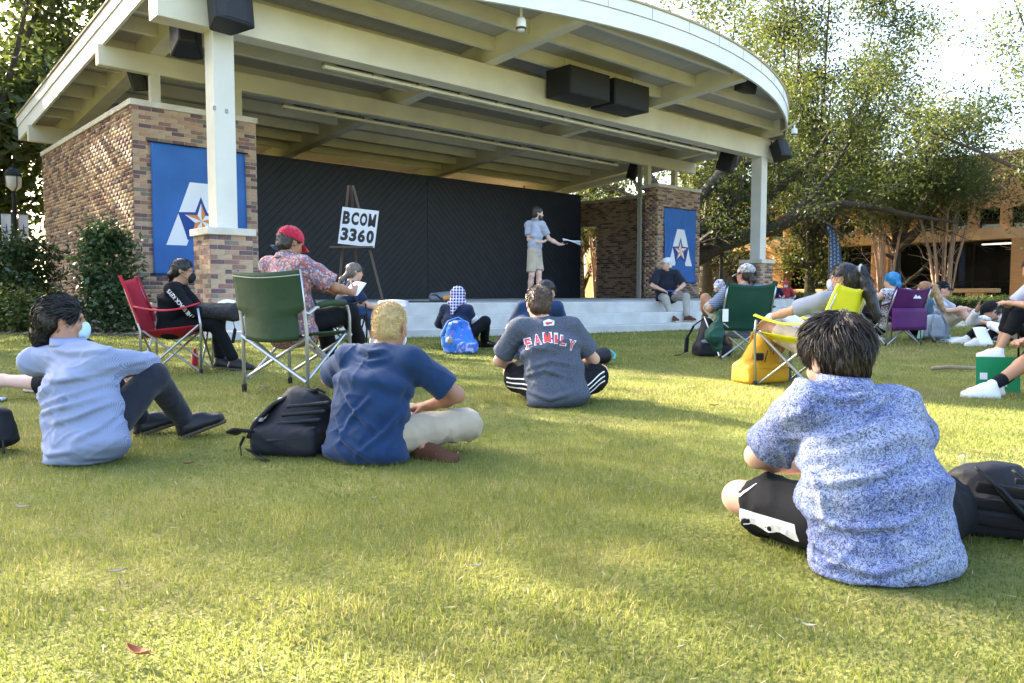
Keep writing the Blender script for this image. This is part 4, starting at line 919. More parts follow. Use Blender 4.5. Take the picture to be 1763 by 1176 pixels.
# ------------------------------------------------------------------ building one figure
HS = .235
def head_prims(c, R, s=1., ears=True):
    P = lambda x, y, z: A3(c)+R @ (A3((x, y, z))*s); E = lambda p, r, k=.02: ell(P(*p), A3(r)*s, R.T, k*s)
    a = [E((0, -.014, .030), (.074, .094, .085)), E((0, .028, -.036), (.058, .060, .080), .03), E((0, .05, -.088), (.030, .030, .024), .03), cone(P(0, .088, .004), P(0, .108, -.030), .008*s, .0125*s, .012*s), E((0, .083, -.034), (.022, .014, .012), .012),
         E((0, .082, -.062), (.024, .012, .007), .008), E((.030, .075, .026), (.026, .016, .010), .012), E((-.030, .075, .026), (.026, .016, .010), .012), E((.04, .056, -.03), (.024, .026, .026), .02), E((-.04, .056, -.03), (.024, .026, .026), .02)]
    if ears:
        for q in (-1, 1): a += [E((q*.077, -.008, -.012), (.009, .021, .033), .006), E((q*.082, -.018, .0), (.008, .012, .020), .006)]
    sb = [E((q*.031, .096, .006), (.016, .018, .010), .012) for q in (-1, 1)]
    return a, sb
def hand_prims(w, f, n, right, curl=.35, s=1., spread=.06):
    w, f = A3(w), unit(f); n = A3(n); n = unit(n-f*(n@f)); th = np.cross(f, n)*(1 if right else -1); R = np.stack([th, f, n])
    P = [rbox(w+f*.046*s, A3((.040, .050, .0135))*s, R, .0125*s, .012), cone(w-f*.02, w+f*.02*s, .026*s, .027*s, .015)]
    for i, ln in enumerate((.070, .078, .073, .056)):
        b = w+f*.090*s+th*(.029-.0195*i)*s; d = unit(f+th*(spread*(1.5-i))); p = b
        for j, q in enumerate((.46, .30, .24)):
            c = curl*(1.0+.15*i)*(.7 if j == 0 else 1.); d = unit(d*math.cos(c)+n*math.sin(c)-0*d); e = p+d*ln*q*s; P.append(cone(p, e, (.0092-.0008*j)*s, (.0086-.0010*j)*s, .004)); p = e
    b = w+f*.028*s+th*.032*s+n*.006*s; d = unit(th*.75+f*.65+n*.3); p = b
    for j, q in enumerate((.040, .034, .026)):
        e = p+d*q*s; P.append(cone(p, e, (.0125-.0015*j)*s, (.011-.0015*j)*s, .006)); p = e; d = unit(d*.8+f*.45+n*.25*(1+curl))
    return P
def shoe_prims(ank, toe, s=1., up=(0, 0, 1)):
    t = unit(toe); u = A3(up); u = unit(u-t*(u@t)); r = np.cross(t, u); R = np.stack([r, t, u]); b = A3(ank)-u*.085*s
    o = lambda x, y, z: b+r*x*s+t*y*s+u*z*s
    return [rbox(o(0, .065, .022), A3((.041, .125, .022))*s, R, .018*s, .02), ell(o(0, .145, .030), A3((.043, .052, .032))*s, R, .03), ell(o(0, .05, .055), A3((.038, .085, .05))*s, R, .03), cone(o(0, -.01, .05), o(0, -.012, .10), .042*s, .042*s, .02)], [rbox(o(0, .068, .002), A3((.046, .137, .014))*s, R, .012*s, .005)]
def ribbons(pts, wid, rng):
    """pts: strands x points x 3 -> thin ribbons"""
    n, m = pts.shape[:2]; d = np.diff(pts, axis=1, append=pts[:, -1:]*2-pts[:, -2:-1]); r = rng.normal(0, 1, (n, 1, 3)); s = np.cross(d, r); s /= np.maximum(np.linalg.norm(s, axis=2), 1e-9)[..., None]
    tp = np.linspace(1, .25, m)[None, :, None]*(wid*rng.uniform(.6, 1.3, (n, 1, 1))); V = np.stack([pts-s*tp, pts+s*tp], 2).reshape(-1, 3)
    b = (np.arange(n)[:, None]*m+np.arange(m-1)[None]).reshape(-1)*2; return V, np.stack([b, b+1, b+3, b+2], 1)
def strands(VF, n, length, flow, rng, lift=.35, curl=.25, wid=.0009, seg=5, freq=28., cen=None):
    V, F = VF; N = vnorm(V, F); i = rng.integers(0, len(V), n); p = V[i]+rng.normal(0, .002, (n, 3)); nn = N[i]; L = (length*rng.uniform(.6, 1.25, n))[:, None]; pts = [p-nn*.004 if cen is None else p+nn*.001]
    r0 = None if cen is None else np.linalg.norm(p-cen, axis=1)[:, None]; fl = flow(p, nn); ph = p*freq; jit = rng.normal(0, .12, (n, 3))
    cw = np.stack([vnoise(ph), vnoise(ph+13), vnoise(ph+29)], 1)
    for s in range(seg):
        k = (s+1)/seg; c2 = np.stack([vnoise(pts[-1]*freq*1.6+3), vnoise(pts[-1]*freq*1.6+17), vnoise(pts[-1]*freq*1.6+41)], 1)
        d = fl-nn*(fl*nn).sum(1)[:, None]*.8+nn*lift*(1-k*.8)+cw*curl+c2*curl*.8+jit*.5; d /= np.linalg.norm(d, axis=1)[:, None]; q = pts[-1]+d*L/seg
        if cen is not None:
            v_ = q-cen; r_ = np.linalg.norm(v_, axis=1)[:, None]; q = cen+v_/r_*(r_*.12+.88*(r0+.0025+lift*.012*k))
        pts.append(q)
    return ribbons(np.stack(pts, 1), wid, rng)
def add_hair(t, c, R, s, style, m, vox, rng, near):
    P = lambda x, y, z: A3(c)+R @ (A3((x, y, z))*s); E = lambda p, r, k=.02: ell(P(*p), A3(r)*s, R.T, k*s); loc = lambda V: (V-A3(c)) @ R/s
    tex = .004; sub = [E((0, .125, -.035), (.085, .070, .105), .015)]+[E((q*.09, .008, -.035), (.032, .034, .045), .01) for q in (-1, 1)]
    base = [E((0, -.018, .038), (.083, .101, .088))]
    if style == 'buzz': base = [E((0, -.015, .031), (.0755, .0955, .0865)), E((0, -.04, -.03), (.063, .063, .05), .03)]; tex = .0008
    elif style == 'short': base += [E((0, -.045, -.03), (.070, .066, .060), .03)]
    elif style == 'thick': base = [E((0, -.016, .045), (.088, .106, .096)), E((0, -.05, -.03), (.063, .056, .058), .03), E((.0, .05, .085), (.065, .055, .045), .03)]; tex = .010
    elif style == 'fade_long':   # long straight hair combed back over shaved sides
        base = [E((0, -.02, .040), (.080, .104, .092)), E((-.022, -.085, -.04), (.070, .055, .105), .04), E((-.035, -.075, -.10), (.058, .050, .075), .04), E((.02, -.05, -.02), (.06, .055, .06), .03)]; tex = .002
    elif style in ('pony', 'bun', 'lowpony'):
        base += [E((0, -.05, -.02), (.070, .066, .06), .03)]; tex = .0025
        if style == 'pony': base += [E((0, -.125, .06), (.032, .036, .034), .01)]+[cone(P(.0, -.135-.03*i, .06-.085*i), P(.0, -.150-.03*(i+.7), .06-.085*(i+1)), (.042+.012*math.sin(i))*s, (.046-.004*i)*s, .02) for i in range(4)]
        if style == 'lowpony': base += [cone(P(0, -.10, -.03), P(-.03, -.16, -.10), .028*s, .034*s, .02), cone(P(-.03, -.16, -.10), P(-.05, -.19, -.24), .034*s, .018*s, .02)]
        if style == 'bun': base += [E((0, -.11, -.045), (.042, .035, .038), .015), cone(P(0, -.10, -.05), P(-.04, -.13, -.13), .025*s, .014*s, .02)]
    elif style == 'bob': base += [E((0, -.04, -.03), (.088, .080, .085), .04), E((0, -.03, -.075), (.082, .07, .045), .03)]; tex = .003
    elif style == 'undercap': base = [E((0, -.045, -.03), (.073, .066, .062), .03)]; tex = .006
    V, F = sculpt(base, vox, sub); N = vnorm(V, F)
    q = V*(1/s); d = vnoise(q*38)*.6+vnoise(q*90)*.4
    if style in ('fade_long', 'pony', 'bob', 'lowpony', 'bun'): d = d+vnoise(loc(V)*A3((190, 120, 14)))*1.2
    V = V+N*(d*tex)[:, None]
    o = smesh('hair', (V, F), m, t)
    if not near and style == 'short': near = (900, .022, .4, .35, .0016)
    if near:
        n, ln, cur, lf, w = near; n = int(n*.5); w *= 1.45; up = R[:, 2]; fw = R[:, 1]; rt = R[:, 0]
        def flow(p, nn):
            l = loc(p); crown = P(0, -.05, .12); f = p-crown; f /= np.linalg.norm(f, axis=1)[:, None]
            if style == 'fade_long': return -fw[None]*.9*np.clip(l[:, 2:3]*14+.6, 0, 1)-up[None]*np.clip(.8-l[:, 2:3]*9, .1, 1)-rt[None]*.25
            return f+np.where(l[:, 2:3] < .02, -up[None]*.7, 0)
        SV, SF = strands((V, F), n, ln*s, flow, rng, lf, cur, w, 4 if style == 'thick' else 3, 34. if style == 'thick' else 28., P(0, -.015, .02) if style in ('thick', 'short', 'fade_long', 'buzz', 'undercap', 'bun', 'bob') else None)
        put('hair_strands', mesh('hair_strands', SV, SF, m), o)['kind'] = 'stuff'
    return o
def add_cap(t, c, R, s, m, back=False, tilt=.12):
    P = lambda x, y, z: A3(c)+R @ (A3((x, y, z))*s); sg = -1 if back else 1
    V, F = sculpt([ell(P(0, -.014, .042), A3((.088, .106, .088))*s, R.T, .01)], .006, [rbox(P(0, 0, -.075), A3((.2, .2, .098))*s, R.T, .005, .004)])
    o = smesh('cap', (V, F), m, t); mb = MB()
    mb.grid(lambda a, b: tuple(P((a-.5)*.165*(1-.25*b*b), sg*(.075+.085*b*(1-1.6*(a-.5)**2)), .028-.03*b-.10*(a-.5)**2)), 12, 6, .004*s); mb.build('brim', m, o, smooth=True)
    mb = MB(); mb.lathe([(.009*s, 0), (.007*s, .006), (.002*s, .008)], 8, tuple(P(0, -.014, .128))); mb.build('button', m, o); return o
def add_mask(t, c, R, s, m, loops=None):
    P = lambda x, y, z: A3(c)+R @ (A3((x, y, z))*s)
    V, F = sculpt([ell(P(0, .070, -.058), A3((.052, .050, .054))*s, R.T, .01), ell(P(0, .10, -.038), A3((.02, .02, .03))*s, R.T, .02)], .005, [rbox(P(0, 0, -.05), A3((.2, .062, .2))*s, R.T, .01, .004)])
    o = smesh('mask', (V, F), m, t); mb = MB()
    for q in (-1, 1):
        for z in (-.025, -.085): mb.tube([P(q*.045, .07, z), P(q*.068, .03, (z-.012)/2-.01), P(q*.080, -.02, -.012+(.02 if z > -.05 else -.02))], .0016*s, 4)
    mb.build('ear_loop', loops or M_MASKW, o)
def add_glasses(t, c, R, s, m=None, z=.006, y=.098):
    P = lambda x, yy, zz: A3(c)+R @ (A3((x, yy, zz))*s); mb = MB(); m = m or MATS['dark_metal']
    for q in (-1, 1):
        mb.tube([P(q*.033+.024*math.cos(a), y, z+.018*math.sin(a)) for a in [i*math.pi/6 for i in range(13)]], .002*s, 5); mb.tube([P(q*.057, y, z+.004), P(q*.078, .03, z+.006), P(q*.080, -.015, z)], .002*s, 4)
    mb.tube([P(-.01, y+.004, z), P(.01, y+.004, z)], .002*s, 4); return mb.build('glasses', m, t)
def person(label, loc, spec, az=0., group=None):
    S = spec; s = S.get('sc', 1.); vox = S.get('vox', .010)*1.42; t = thing('person', label, 'person', loc, az, group); rng = np.random.default_rng(sum(map(ord, label)))
    pel, chest, neck, head = (A3(S[k]) for k in ('pel', 'chest', 'neck', 'head')); hy, sy = S.get('hipyaw', 0.), S.get('shyaw', S.get('hipyaw', 0.))
    hr, sr = rotm(hy)[:, 0], rotm(sy, 0, S.get('shroll', 0.))[:, 0]; R = rotm(*S.get('look', (0, 0, 0))); bk = S.get('bulk', 1.); hw = .092*s
    spine = unit(neck-chest); shd = neck-spine*.055*s; sh = {1: shd+sr*.178*s*S.get('shw', 1.), -1: shd-sr*.178*s*S.get('shw', 1.)}
    for q, key in ((1, 'shR'), (-1, 'shL')):
        if key in S: sh[q] = A3(S[key])
    skin = SKINS[S.get('skin', 'fair')]; hs = s*S.get('hs', 1.)
    body, bsub = head_prims(head, R, hs); body.append(cone(head+R @ A3((0, -.022, -.06))*hs, neck-spine*.02, .050*s, .060*s, .03)); nb = neck
    body += [econe(pel, chest, hr, (.12*s, .08*s), (.13*s, .085*s)), econe(chest, shd, sr, (.13*s, .085*s), (.11*s, .06*s))]
    arm = {}; leg = {}
    for q, key in ((1, 'R'), (-1, 'L')):
        a = S['arm'+key]; el, wr = limb2(sh[q], a[0], .285*s, .25*s, a[1]); arm[q] = (el, wr)
        fd = A3(a[2]) if len(a) > 2 and a[2] is not None else unit(wr-el); pn = a[3] if len(a) > 3 else (0, 0, -1)
        body += [cone(sh[q], el, .046*s*bk**.5, .038*s, .03), ell(sh[q]*.55+el*.45, A3((.044, .044, .06))*s, None, .03), cone(el, el*.6+wr*.4, .038*s, .039*s, .02), cone(el*.6+wr*.4, wr, .039*s, .025*s, .02)]+hand_prims(wr, fd, pn, q > 0, a[4] if len(a) > 4 else .4, s*.98)
        g = S['leg'+key]; hp = pel+hr*hw*q; kn, an = limb2(hp, g[0], .425*s, .415*s, g[1]); leg[q] = (hp, kn, an, A3(g[2]), A3(g[3]) if len(g) > 3 else A3((0, 0, 1)))
        body += [cone(hp, kn, .080*s, .052*s, .03), cone(kn, kn*.66+an*.34, .050*s, .050*s, .03), cone(kn*.66+an*.34, an, .050*s, .032*s, .03), ell(kn+unit(kn-(hp+an)/2)*.022*s, A3((.036, .036, .036))*s, None, .03), cone(an, an+unit(g[2])*.1*s-A3((0, 0, .03))*s, .03*s, .025*s, .02)]
    smesh('body', sculpt(body, S['bvox']*1.45 if 'bvox' in S else vox*1.15, bsub), skin, t)
    # upper garment
    T = S['top']; dn = unit(pel-chest); wa = chest*.45+pel*.55; b = bk; lo = pel+dn*T.get('drop', .05)*s; k = .05*s; fl = T.get('flare', 1.); wf = T.get('waist', 1.)
    pr = [econe(lo, wa, hr, (.172*s*b*fl, .118*s*b*fl), (.160*s*b*wf, .112*s*b*wf), k), econe(wa, chest, sr*.5+hr*.5, (.160*s*b*wf, .112*s*b*wf), (.172*s*b, .118*s*b), k), econe(chest, shd-spine*.01, sr, (.172*s*b, .118*s*b), (.128*s, .072*s*b**.5), k)]
    bb = b**.4
    pr += [cone(shd, sh[q], .064*s, .062*s*bb, k) for q in (1, -1)]+[cone(neck-spine*.045*s, sh[q]*.6+shd*.4+spine*.004, .052*s, .054*s, k) for q in (1, -1)]
    f = T.get('sleeve', .75); lr = T.get('loose', 1.); cuffs = []
    if f > 0:
        for q in (1, -1):
            el, wr = arm[q]
            if f <= 1: e = sh[q]+(el-sh[q])*f; pr.append(cone(sh[q], e, .066*s*bb, .064*s*lr*bb, .035)); cuffs.append((e, unit(el-sh[q]), .064*s*lr*bb))
            else: e = el+(wr-el)*(f-1); pr += [cone(sh[q], el, .066*s*bb, .054*s*lr, .035), cone(el, e, .054*s*lr, (.054-.016*(f-1))*s*lr, .02)]; cuffs.append((e, unit(wr-el), (.054-.016*(f-1))*s*lr))
    pr += T.get('extra', [])
    subs = [rbox(e+d*.055*s, A3((r*1.25, .055*s, r*1.25)), np.stack([unit(np.cross(d, (0.3, .2, 1))), d, unit(np.cross(d, np.cross(d, (0.3, .2, 1))))]), .004, .006) for e, d, r in cuffs]
    if 'floor' in T: pass
    V, F = sculpt(pr, T['vox']*1.25 if 'vox' in T else vox, subs); V = wrinkle(V, F, T.get('wr', .006)*s, T.get('fx', 5.), T.get('fz', 15.), T.get('seed', 1.), T.get('tilt', .45)); V[:, 2] = np.maximum(V[:, 2], S.get('floorz', .006))
    if 'crease' in T: V = crease(V, F, T['crease'], loc, T['cy'], T.get('ca', .009), T.get('cw', .009))
    top = smesh('shirt', (V, F), T['mat'], t); TV = (V, F)
    up_ = unit(head-neck)
    if T.get('collar'):     # folded shirt collar round the neck
        mb = MB(); hgt = T.get('collar'); c0 = neck+spine*.004; fwd = np.cross(A3((0, 0, 1)), sr); fwd = unit(fwd)
        def col(a, v):
            an_ = (a-.5)*2*math.pi*.86-math.pi/2; rr = (.076-.012*v)*s if v <= .5 else (.070+.010*(v-.5)*2)*s; z = (hgt*v*2 if v <= .5 else hgt*(1-(v-.5)*2*1.05))*s
            return tuple(c0+sr*math.cos(an_)*rr+fwd*(math.sin(an_)*rr*1.08)+unit(up_*.5+spine*.5)*z)
        mb.grid(col, 26, 6, .003); mb.build('collar', T.get('collarmat', T['mat']), top, smooth=True)
    elif T.get('neckring', True):
        mb = MB(); fwd = unit(np.cross(A3((0, 0, 1)), sr)); ax = unit(up_*.4+spine*.6); mb.tube([tuple(neck-spine*.004+sr*math.cos(a)*.068*s+(fwd*math.sin(a)*.070*s)-ax*.012*math.sin(a)) for a in [i*2*math.pi/20 for i in range(21)]], .009*s, 6, False); mb.build('neck_band', T.get('collarmat', T['mat']), top, smooth=True)
    # lower garment
    B = S['bottom']; f = B.get('f', 2.); lr = B.get('loose', 1.); pr = [ell(pel+A3((0, 0, .0)), A3((.145, .115, .10) if T.get('drop', .05) < .075 else (.125, .095, .085))*B.get('pel', 1.)*s*bk**.5, np.stack([hr, np.cross((0, 0, 1), hr), (0, 0, 1)]), .04)]; subs = []
    for q in (1, -1):
        hp, kn, an, to, up = leg[q]
        if f <= 1: e = hp+(kn-hp)*f; d = unit(kn-hp); r = (.098-.012*f)*s*lr; pr.append(cone(hp, e, .100*s, r, .05)); subs.append(rbox(e+d*.07*s, (r*1.3, .07*s, r*1.3), np.stack([unit(np.cross(d, (.3, .2, 1))), d, unit(np.cross(d, np.cross(d, (.3, .2, 1))))]), .004, .006))
        else: e = kn+(an-kn)*(f-1); pr += [cone(hp, kn, .090*s, .067*s*lr, .05), cone(kn, e, .066*s*lr, (.066-.016*(f-1))*s*lr, .03)]
    pr += B.get('extra', [])
    V, F = sculpt(pr, B['vox']*1.2 if 'vox' in B else vox, subs); V = wrinkle(V, F, B.get('wr', .005)*s, 9., 9., 3., .2); V[:, 2] = np.maximum(V[:, 2], S.get('floorz', .004))
    BSV = (V, F); BV = smesh('trousers' if f > 1.15 else 'shorts', (V, F), B['mat'], t)
    for q in (1, -1):
        hp, kn, an, to, up = leg[q]; a, b2 = shoe_prims(an, to, s, up); V, F = sculpt(a, min(vox, .0135)); sh_ = smesh('shoe', (V, F), S.get('shoe', S_BLK), t); V, F = sculpt(b2, min(vox, .0135)); smesh('sole', (V, F), S.get('sole', S_SOLE), sh_)
        if S.get('sock'):
            V, F = sculpt([cone(an+unit(kn-an)*.02, an+unit(kn-an)*.10*s, .042*s, .044*s, .01)], .008); smesh('sock', (V, F), S['sock'], t)
    H = S.get('hair')
    if H: add_hair(t, head, R, hs, H[0], HAIRS[H[1]], S.get('hvox', min(vox, .009)), rng, H[2] if len(H) > 2 else None)
    return dict(t=t, head=head, R=R, s=hs, arm=arm, leg=leg, sh=sh, top=top, TV=TV, neck=neck, pel=pel, chest=chest, rng=rng, shorts=BV, SV=BSV)
def project_print(P, me, origin, dirv, right, up, off=.003, mat_=None, name='lettering', target=None):
    """press flat lettering onto a shirt: rays along dirv from a plane with axes right, up"""
    V, F = P['TV'] if target is None else target; bvh = BVHTree.FromPolygons([tuple(v) for v in V], [tuple(map(int, f)) for f in F]); bm = bmesh.new(); bm.from_mesh(me)
    bmesh.ops.triangulate(bm, faces=bm.faces[:]); bmesh.ops.subdivide_edges(bm, edges=[e for e in bm.edges if e.calc_length() > .018], cuts=1)
    o, d, r, u = Vector(origin), Vector(dirv).normalized(), Vector(right), Vector(up)
    for v in bm.verts:
        p = o+r*v.co.x+u*v.co.y; h = bvh.ray_cast(p-d*.5, d)
        v.co = h[0]-d*off if h[0] is not None else p
        v.tag = h[0] is None
    bmesh.ops.delete(bm, geom=[v for v in bm.verts if v.tag], context='VERTS')
    bm.to_mesh(me); bm.free(); me.materials.clear(); me.materials.append(mat_); return put(name, me, P['top'] if target is None else P['shorts'])
# ------------------------------------------------------------------ the people of the photograph
def rz(v, a): c, s_ = math.cos(a), math.sin(a); return (v[0]*c-v[1]*s_, v[0]*s_+v[1]*c, v[2])
def crossed(a=0., s=1., w=1.):
    return dict(legR=(rz((-.07*s, .34*s, .075*s), a), rz((1, .15, .28*w), a), rz((-.9, .35, -.15), a), rz((.1, -.75, .6), a)), legL=(rz((.08*s, .28*s, .075*s), a), rz((-1, .15, .28*w), a), rz((.9, .35, -.15), a), rz((-.1, -.75, .6), a)))
def seated(h=.42, reach=.50, wide=.13, s=1., z0=.09):
    return dict(legR=((wide, reach, z0), (.15, .5, 1), (.15, 1, 0)), legL=((-wide, reach, z0), (-.15, .5, 1), (-.15, 1, 0)))
G = ground_z
# man at left, checked shirt, knees drawn up
p1 = person('man in blue checked shirt sitting on the grass, looking right in a face mask', (-1.93, 3.40, 0), dict(sc=.95, vox=.008, bvox=.007, skin='tan', bulk=1.2, hipyaw=-.30, shyaw=-.42,
    pel=(0, .03, .115), chest=(-.06, .10, .335), neck=(-.14, .17, .515), head=(-.205, .235, .635), look=(-1.0, -.05, .06), shR=(.06, .06, .455), shL=(-.33, .20, .44),
    armR=((-.02, .46, .36), (.8, .2, .1), (-.9, .3, -.2), (0, 0, -1), .5), armL=((-.12, .56, .33), (-.8, .2, .2)),
    legR=((.20, .60, .095), (.1, -.2, 1), (.8, .45, .30), (-.25, -.1, 1)), legL=((-.06, .66, .09), (-.15, -.2, 1), (.75, .5, .25), (-.2, 0, 1)),
    top=dict(mat=PM['gingham'], sleeve=1.12, loose=1.05, wr=.0075, fz=20, tilt=.55, collar=.045, drop=.075, flare=1.06, vox=.0065, seed=4., cy=3.3, ca=.011, cw=.011, crease=[[(30, 604), (82, 612), (165, 606)], [(22, 655), (82, 659), (165, 645)], [(24, 711), (82, 690), (160, 664)], [(22, 726), (70, 708), (165, 684)], [(60, 738), (122, 719), (190, 690)], [(30, 772), (70, 786), (125, 776)], [(150, 640), (190, 630), (230, 612)], [(120, 760), (160, 740), (195, 700)]]), bottom=dict(mat=C_JEANS, f=1.95, wr=.004, loose=1.06), shoe=S_BLK, sole=S_SOLE,
    hair=('fade_long', 'black', (18000, .085, .08, .10, .0009))))
add_mask(p1['t'], p1['head'], p1['R'], p1['s'], M_MASKB)
e = p1['R'] @ A3((.082, -.016, -.045)); MB().tube([tuple(p1['head']+e+p1['R'] @ A3((0, .008*math.cos(a), .009*math.sin(a)-.004))) for a in [i*math.pi/5 for i in range(11)]], .0018, 5).build('earring', M_DARKM, p1['t'])
# blond man in navy tee
p2 = person('man with cropped blond hair in a navy T-shirt sitting cross-legged', (-.665, 3.43, 0), dict(sc=.97, vox=.008, bvox=.006, skin='tan', bulk=1.17, hipyaw=-.45, shyaw=-.42, shroll=.0,
    pel=(0, .05, .115), chest=(.02, .11, .33), neck=(.055, .17, .50), head=(.085, .215, .605), look=(-.30, -.10, .0),
    armR=((.255, .34, .205), (.9, -.4, -.1), (-.85, .35, -.1), (0, .2, -1), .55), armL=((-.05, .48, .22), (-.6, .2, 0)), legR=crossed(-.40, .90, .6)['legR'], legL=(rz((.20, .15, .06), -.40), rz((-1, .35, .2), -.40), rz((1, -.12, 0), -.4), (0, -.35, .9)),
    top=dict(mat=C_NAVY, sleeve=.78, loose=1.15, wr=.008, fz=13, tilt=.7, drop=.09, flare=1.10, vox=.0065, seed=11., cy=3.35, ca=.012, cw=.011, crease=[[(600, 604), (622, 612), (655, 606)], [(596, 622), (622, 630), (660, 622)], [(571, 664), (612, 717), (661, 754)], [(700, 700), (660, 745), (612, 783)], [(565, 720), (590, 760), (640, 790)], [(720, 660), (700, 690), (690, 730)], [(640, 680), (600, 720), (575, 770)]]), bottom=dict(mat=C_KHAKI, f=1.9, loose=1.15, wr=.012, vox=.007), shoe=S_BRN, sole=S_SOLE,
    hair=('buzz', 'blond', (26000, .0045, .06, .5, .00045))))
add_mask(p2['t'], p2['head'], p2['R'], p2['s'], M_MASKW)
# man with FAMILY lettering
p3 = person('man in dark heather T-shirt lettered FAMILY sitting with his back turned', (.297, 5.02, G(5.02)), dict(vox=.0095, bvox=.008, skin='fair', bulk=1.17, sc=1.0, hipyaw=.0, shyaw=.04, shroll=-.03,
    pel=(0, .04, .115), chest=(-.035, .12, .36), neck=(-.085, .20, .56), head=(-.115, .245, .675), look=(.25, -.12, .05),
    armR=((.10, .42, .22), (.9, -.45, -.2), (-.8, .5, -.1)), armL=((-.22, .44, .2), (-.9, -.4, -.2), (.8, .5, -.1)), **crossed(0, 1.),
    top=dict(mat=PM['heather'], sleeve=.80, loose=1.15, wr=.006, fz=12, tilt=.5, drop=.08, flare=1.08, seed=21., vox=.008, cy=4.92, ca=.011, cw=.013, crease=[[(892, 655), (938, 638), (994, 656)], [(894, 672), (948, 688), (1000, 672)], [(898, 600), (915, 630), (925, 660)], [(1000, 610), (985, 640), (990, 670)], [(900, 640), (950, 622), (990, 630)]]), bottom=dict(mat=C_BLACK, f=.82, loose=1.25, wr=.006), shoe=S_BLK,
    hair=('short', 'brown', (4500, .026, .35, .5, .0011))))
M_RWH = mat('print_white', (.72, .72, .74), .7); M_RED = mat('print_red', (.55, .05, .06), .7)
word = 'FAMILY'; cw = [.058, .062, .072, .040, .056, .060]; tw = sum(cw); x = -tw/2; org = A3((-.045, -.4, .455))
for ch, w in zip(word, cw):
    xc = x+w/2; x += w; arc = -.55*xc*xc*4
    for m_, bold, off in ((M_RWH, .010, .003), (M_RED, .0015, .0048)):
        k_ = 1.0 if bold > .005 else .74; me = letter_mesh(ch, (w-.010)*(k_ if ch != 'I' else k_*.9), .068*(1. if bold > .005 else .86), .022 if bold > .005 else .010)
        project_print(p3, me, org+A3((xc, 0, arc-.03*xc)), (0, 1, 0), (1, 0, -.9*xc*2), (.9*xc*2, 0, 1), off, m_, 'lettering')
me = mesh('emblem', [(-.035, -.016, 0), (.035, -.012, 0), (.038, .018, 0), (0, .03, 0), (-.038, .016, 0)], [(0, 1, 2, 3, 4)]); project_print(p3, me, A3((-.05, -.4, .545)), (0, 1, 0), (1, 0, 0), (0, 0, 1), .003, M_RWH, 'emblem')
me = mesh('emblem', [(-.022, -.006, 0), (.022, -.004, 0), (.022, .008, 0), (-.022, .006, 0)], [(0, 1, 2, 3)]); project_print(p3, me, A3((-.05, -.4, .548)), (0, 1, 0), (1, 0, 0), (0, 0, 1), .0048, M_RED, 'emblem')
for q in (-1, 1):
    for i in range(3):
        n_ = 12; pts = [(-.07+.014*a, .012*i+.0, 0) for a in range(n_)]; w_ = .0045
        me = mesh('stripe', [(x_, y_-w_+.02*math.sin(x_*20), 0) for x_, y_, _ in pts]+[(x_, y_+w_+.02*math.sin(x_*20), 0) for x_, y_, _ in pts], [(a, a+1, n_+a+1, n_+a) for a in range(n_-1)])
        project_print(p3, me, A3((q*.265, -.4, .105+.02*i)), (0, 1, 0), (1, 0, .25*q), (-.2*q, 0, 1), .003, M_RWH, 'stripe', p3['SV'])
# man at right foreground
p4 = person('man in blue paisley print shirt and black shorts sitting at right foreground', (1.0, 2.06, 0), dict(sc=.97, vox=.0075, bvox=.005, skin='fair', bulk=1.06, shw=.80, hipyaw=.1, shyaw=.18, shroll=.07,
    pel=(0.02, .02, .115), chest=(.0, .075, .335), neck=(-.035, .125, .485), head=(-.045, .185, .567), look=(.22, -.25, -.03), hs=1.0,
    armL=((-.08, .44, .19), (-.95, -.15, -.25), (.75, .55, -.15), (0, .3, -1), .35), armR=((.15, .50, .2), (.7, .2, -.2)), **crossed(-.18, .97, .25),
    top=dict(mat=PM['paisley'], sleeve=.82, loose=1.15, wr=.0095, fz=13, fx=4., tilt=.35, collar=.04, drop=.10, flare=1.2, waist=1.2, vox=.006, seed=33., cy=1.93, ca=.012, cw=.010, crease=[[(1395, 790), (1485, 768), (1560, 742), (1625, 705)], [(1420, 860), (1500, 838), (1580, 812), (1640, 790)], [(1410, 900), (1470, 925), (1560, 915), (1650, 880)], [(1440, 690), (1500, 705), (1580, 690)], [(1405, 800), (1440, 850), (1455, 920)], [(1430, 985), (1520, 995), (1640, 960)], [(1500, 745), (1560, 715), (1610, 690)], [(1400, 930), (1430, 965), (1500, 985)]]), bottom=dict(mat=C_BLACK, f=.80, loose=1.12, wr=.009, pel=.8), shoe=S_WHT, sole=S_SOLEW,
    hair=('thick', 'dark', (22000, .050, .42, .5, .0009))))
sw = [(-.055, .004), (-.045, -.008), (-.03, -.012), (.0, -.004), (.055, .022), (.0, .004), (-.025, -.002), (-.042, .004)]
tg = p4['leg'][-1]; ax_ = unit(tg[0]-tg[1]); ot = unit(A3((-.75, -.66, .25))); ot = unit(ot-ax_*(ot @ ax_)); up_ = np.cross(ot, ax_)*-1; up_ = up_ if up_[2] > 0 else -up_
me = mesh('emblem', [(x_, y_, 0) for x_, y_ in sw], [tuple(range(8))]); md = tg[0]*.28+tg[1]*.72
project_print(p4, me, md+ot*.3+up_*.035, tuple(-ot), tuple(ax_*.85+up_*.5), tuple(up_*.85-ax_*.5), .003, mat('swoosh_grey', (.42, .42, .44), .6), 'emblem', p4['SV'])
n_ = 16; me = mesh('side_panel', [(-.12+.016*a, -.022-.006*math.sin(a), 0) for a in range(n_)]+[(-.12+.016*a, .02, 0) for a in range(n_)], [(a, a+1, n_+a+1, n_+a) for a in range(n_-1)]); md = tg[0]*.45+tg[1]*.55
project_print(p4, me, md+ot*.3-up_*.045, tuple(-ot), tuple(ax_), tuple(up_), .003, mat('side_panel_white', (.50, .51, .54), .7), 'side_panel', p4['SV'])
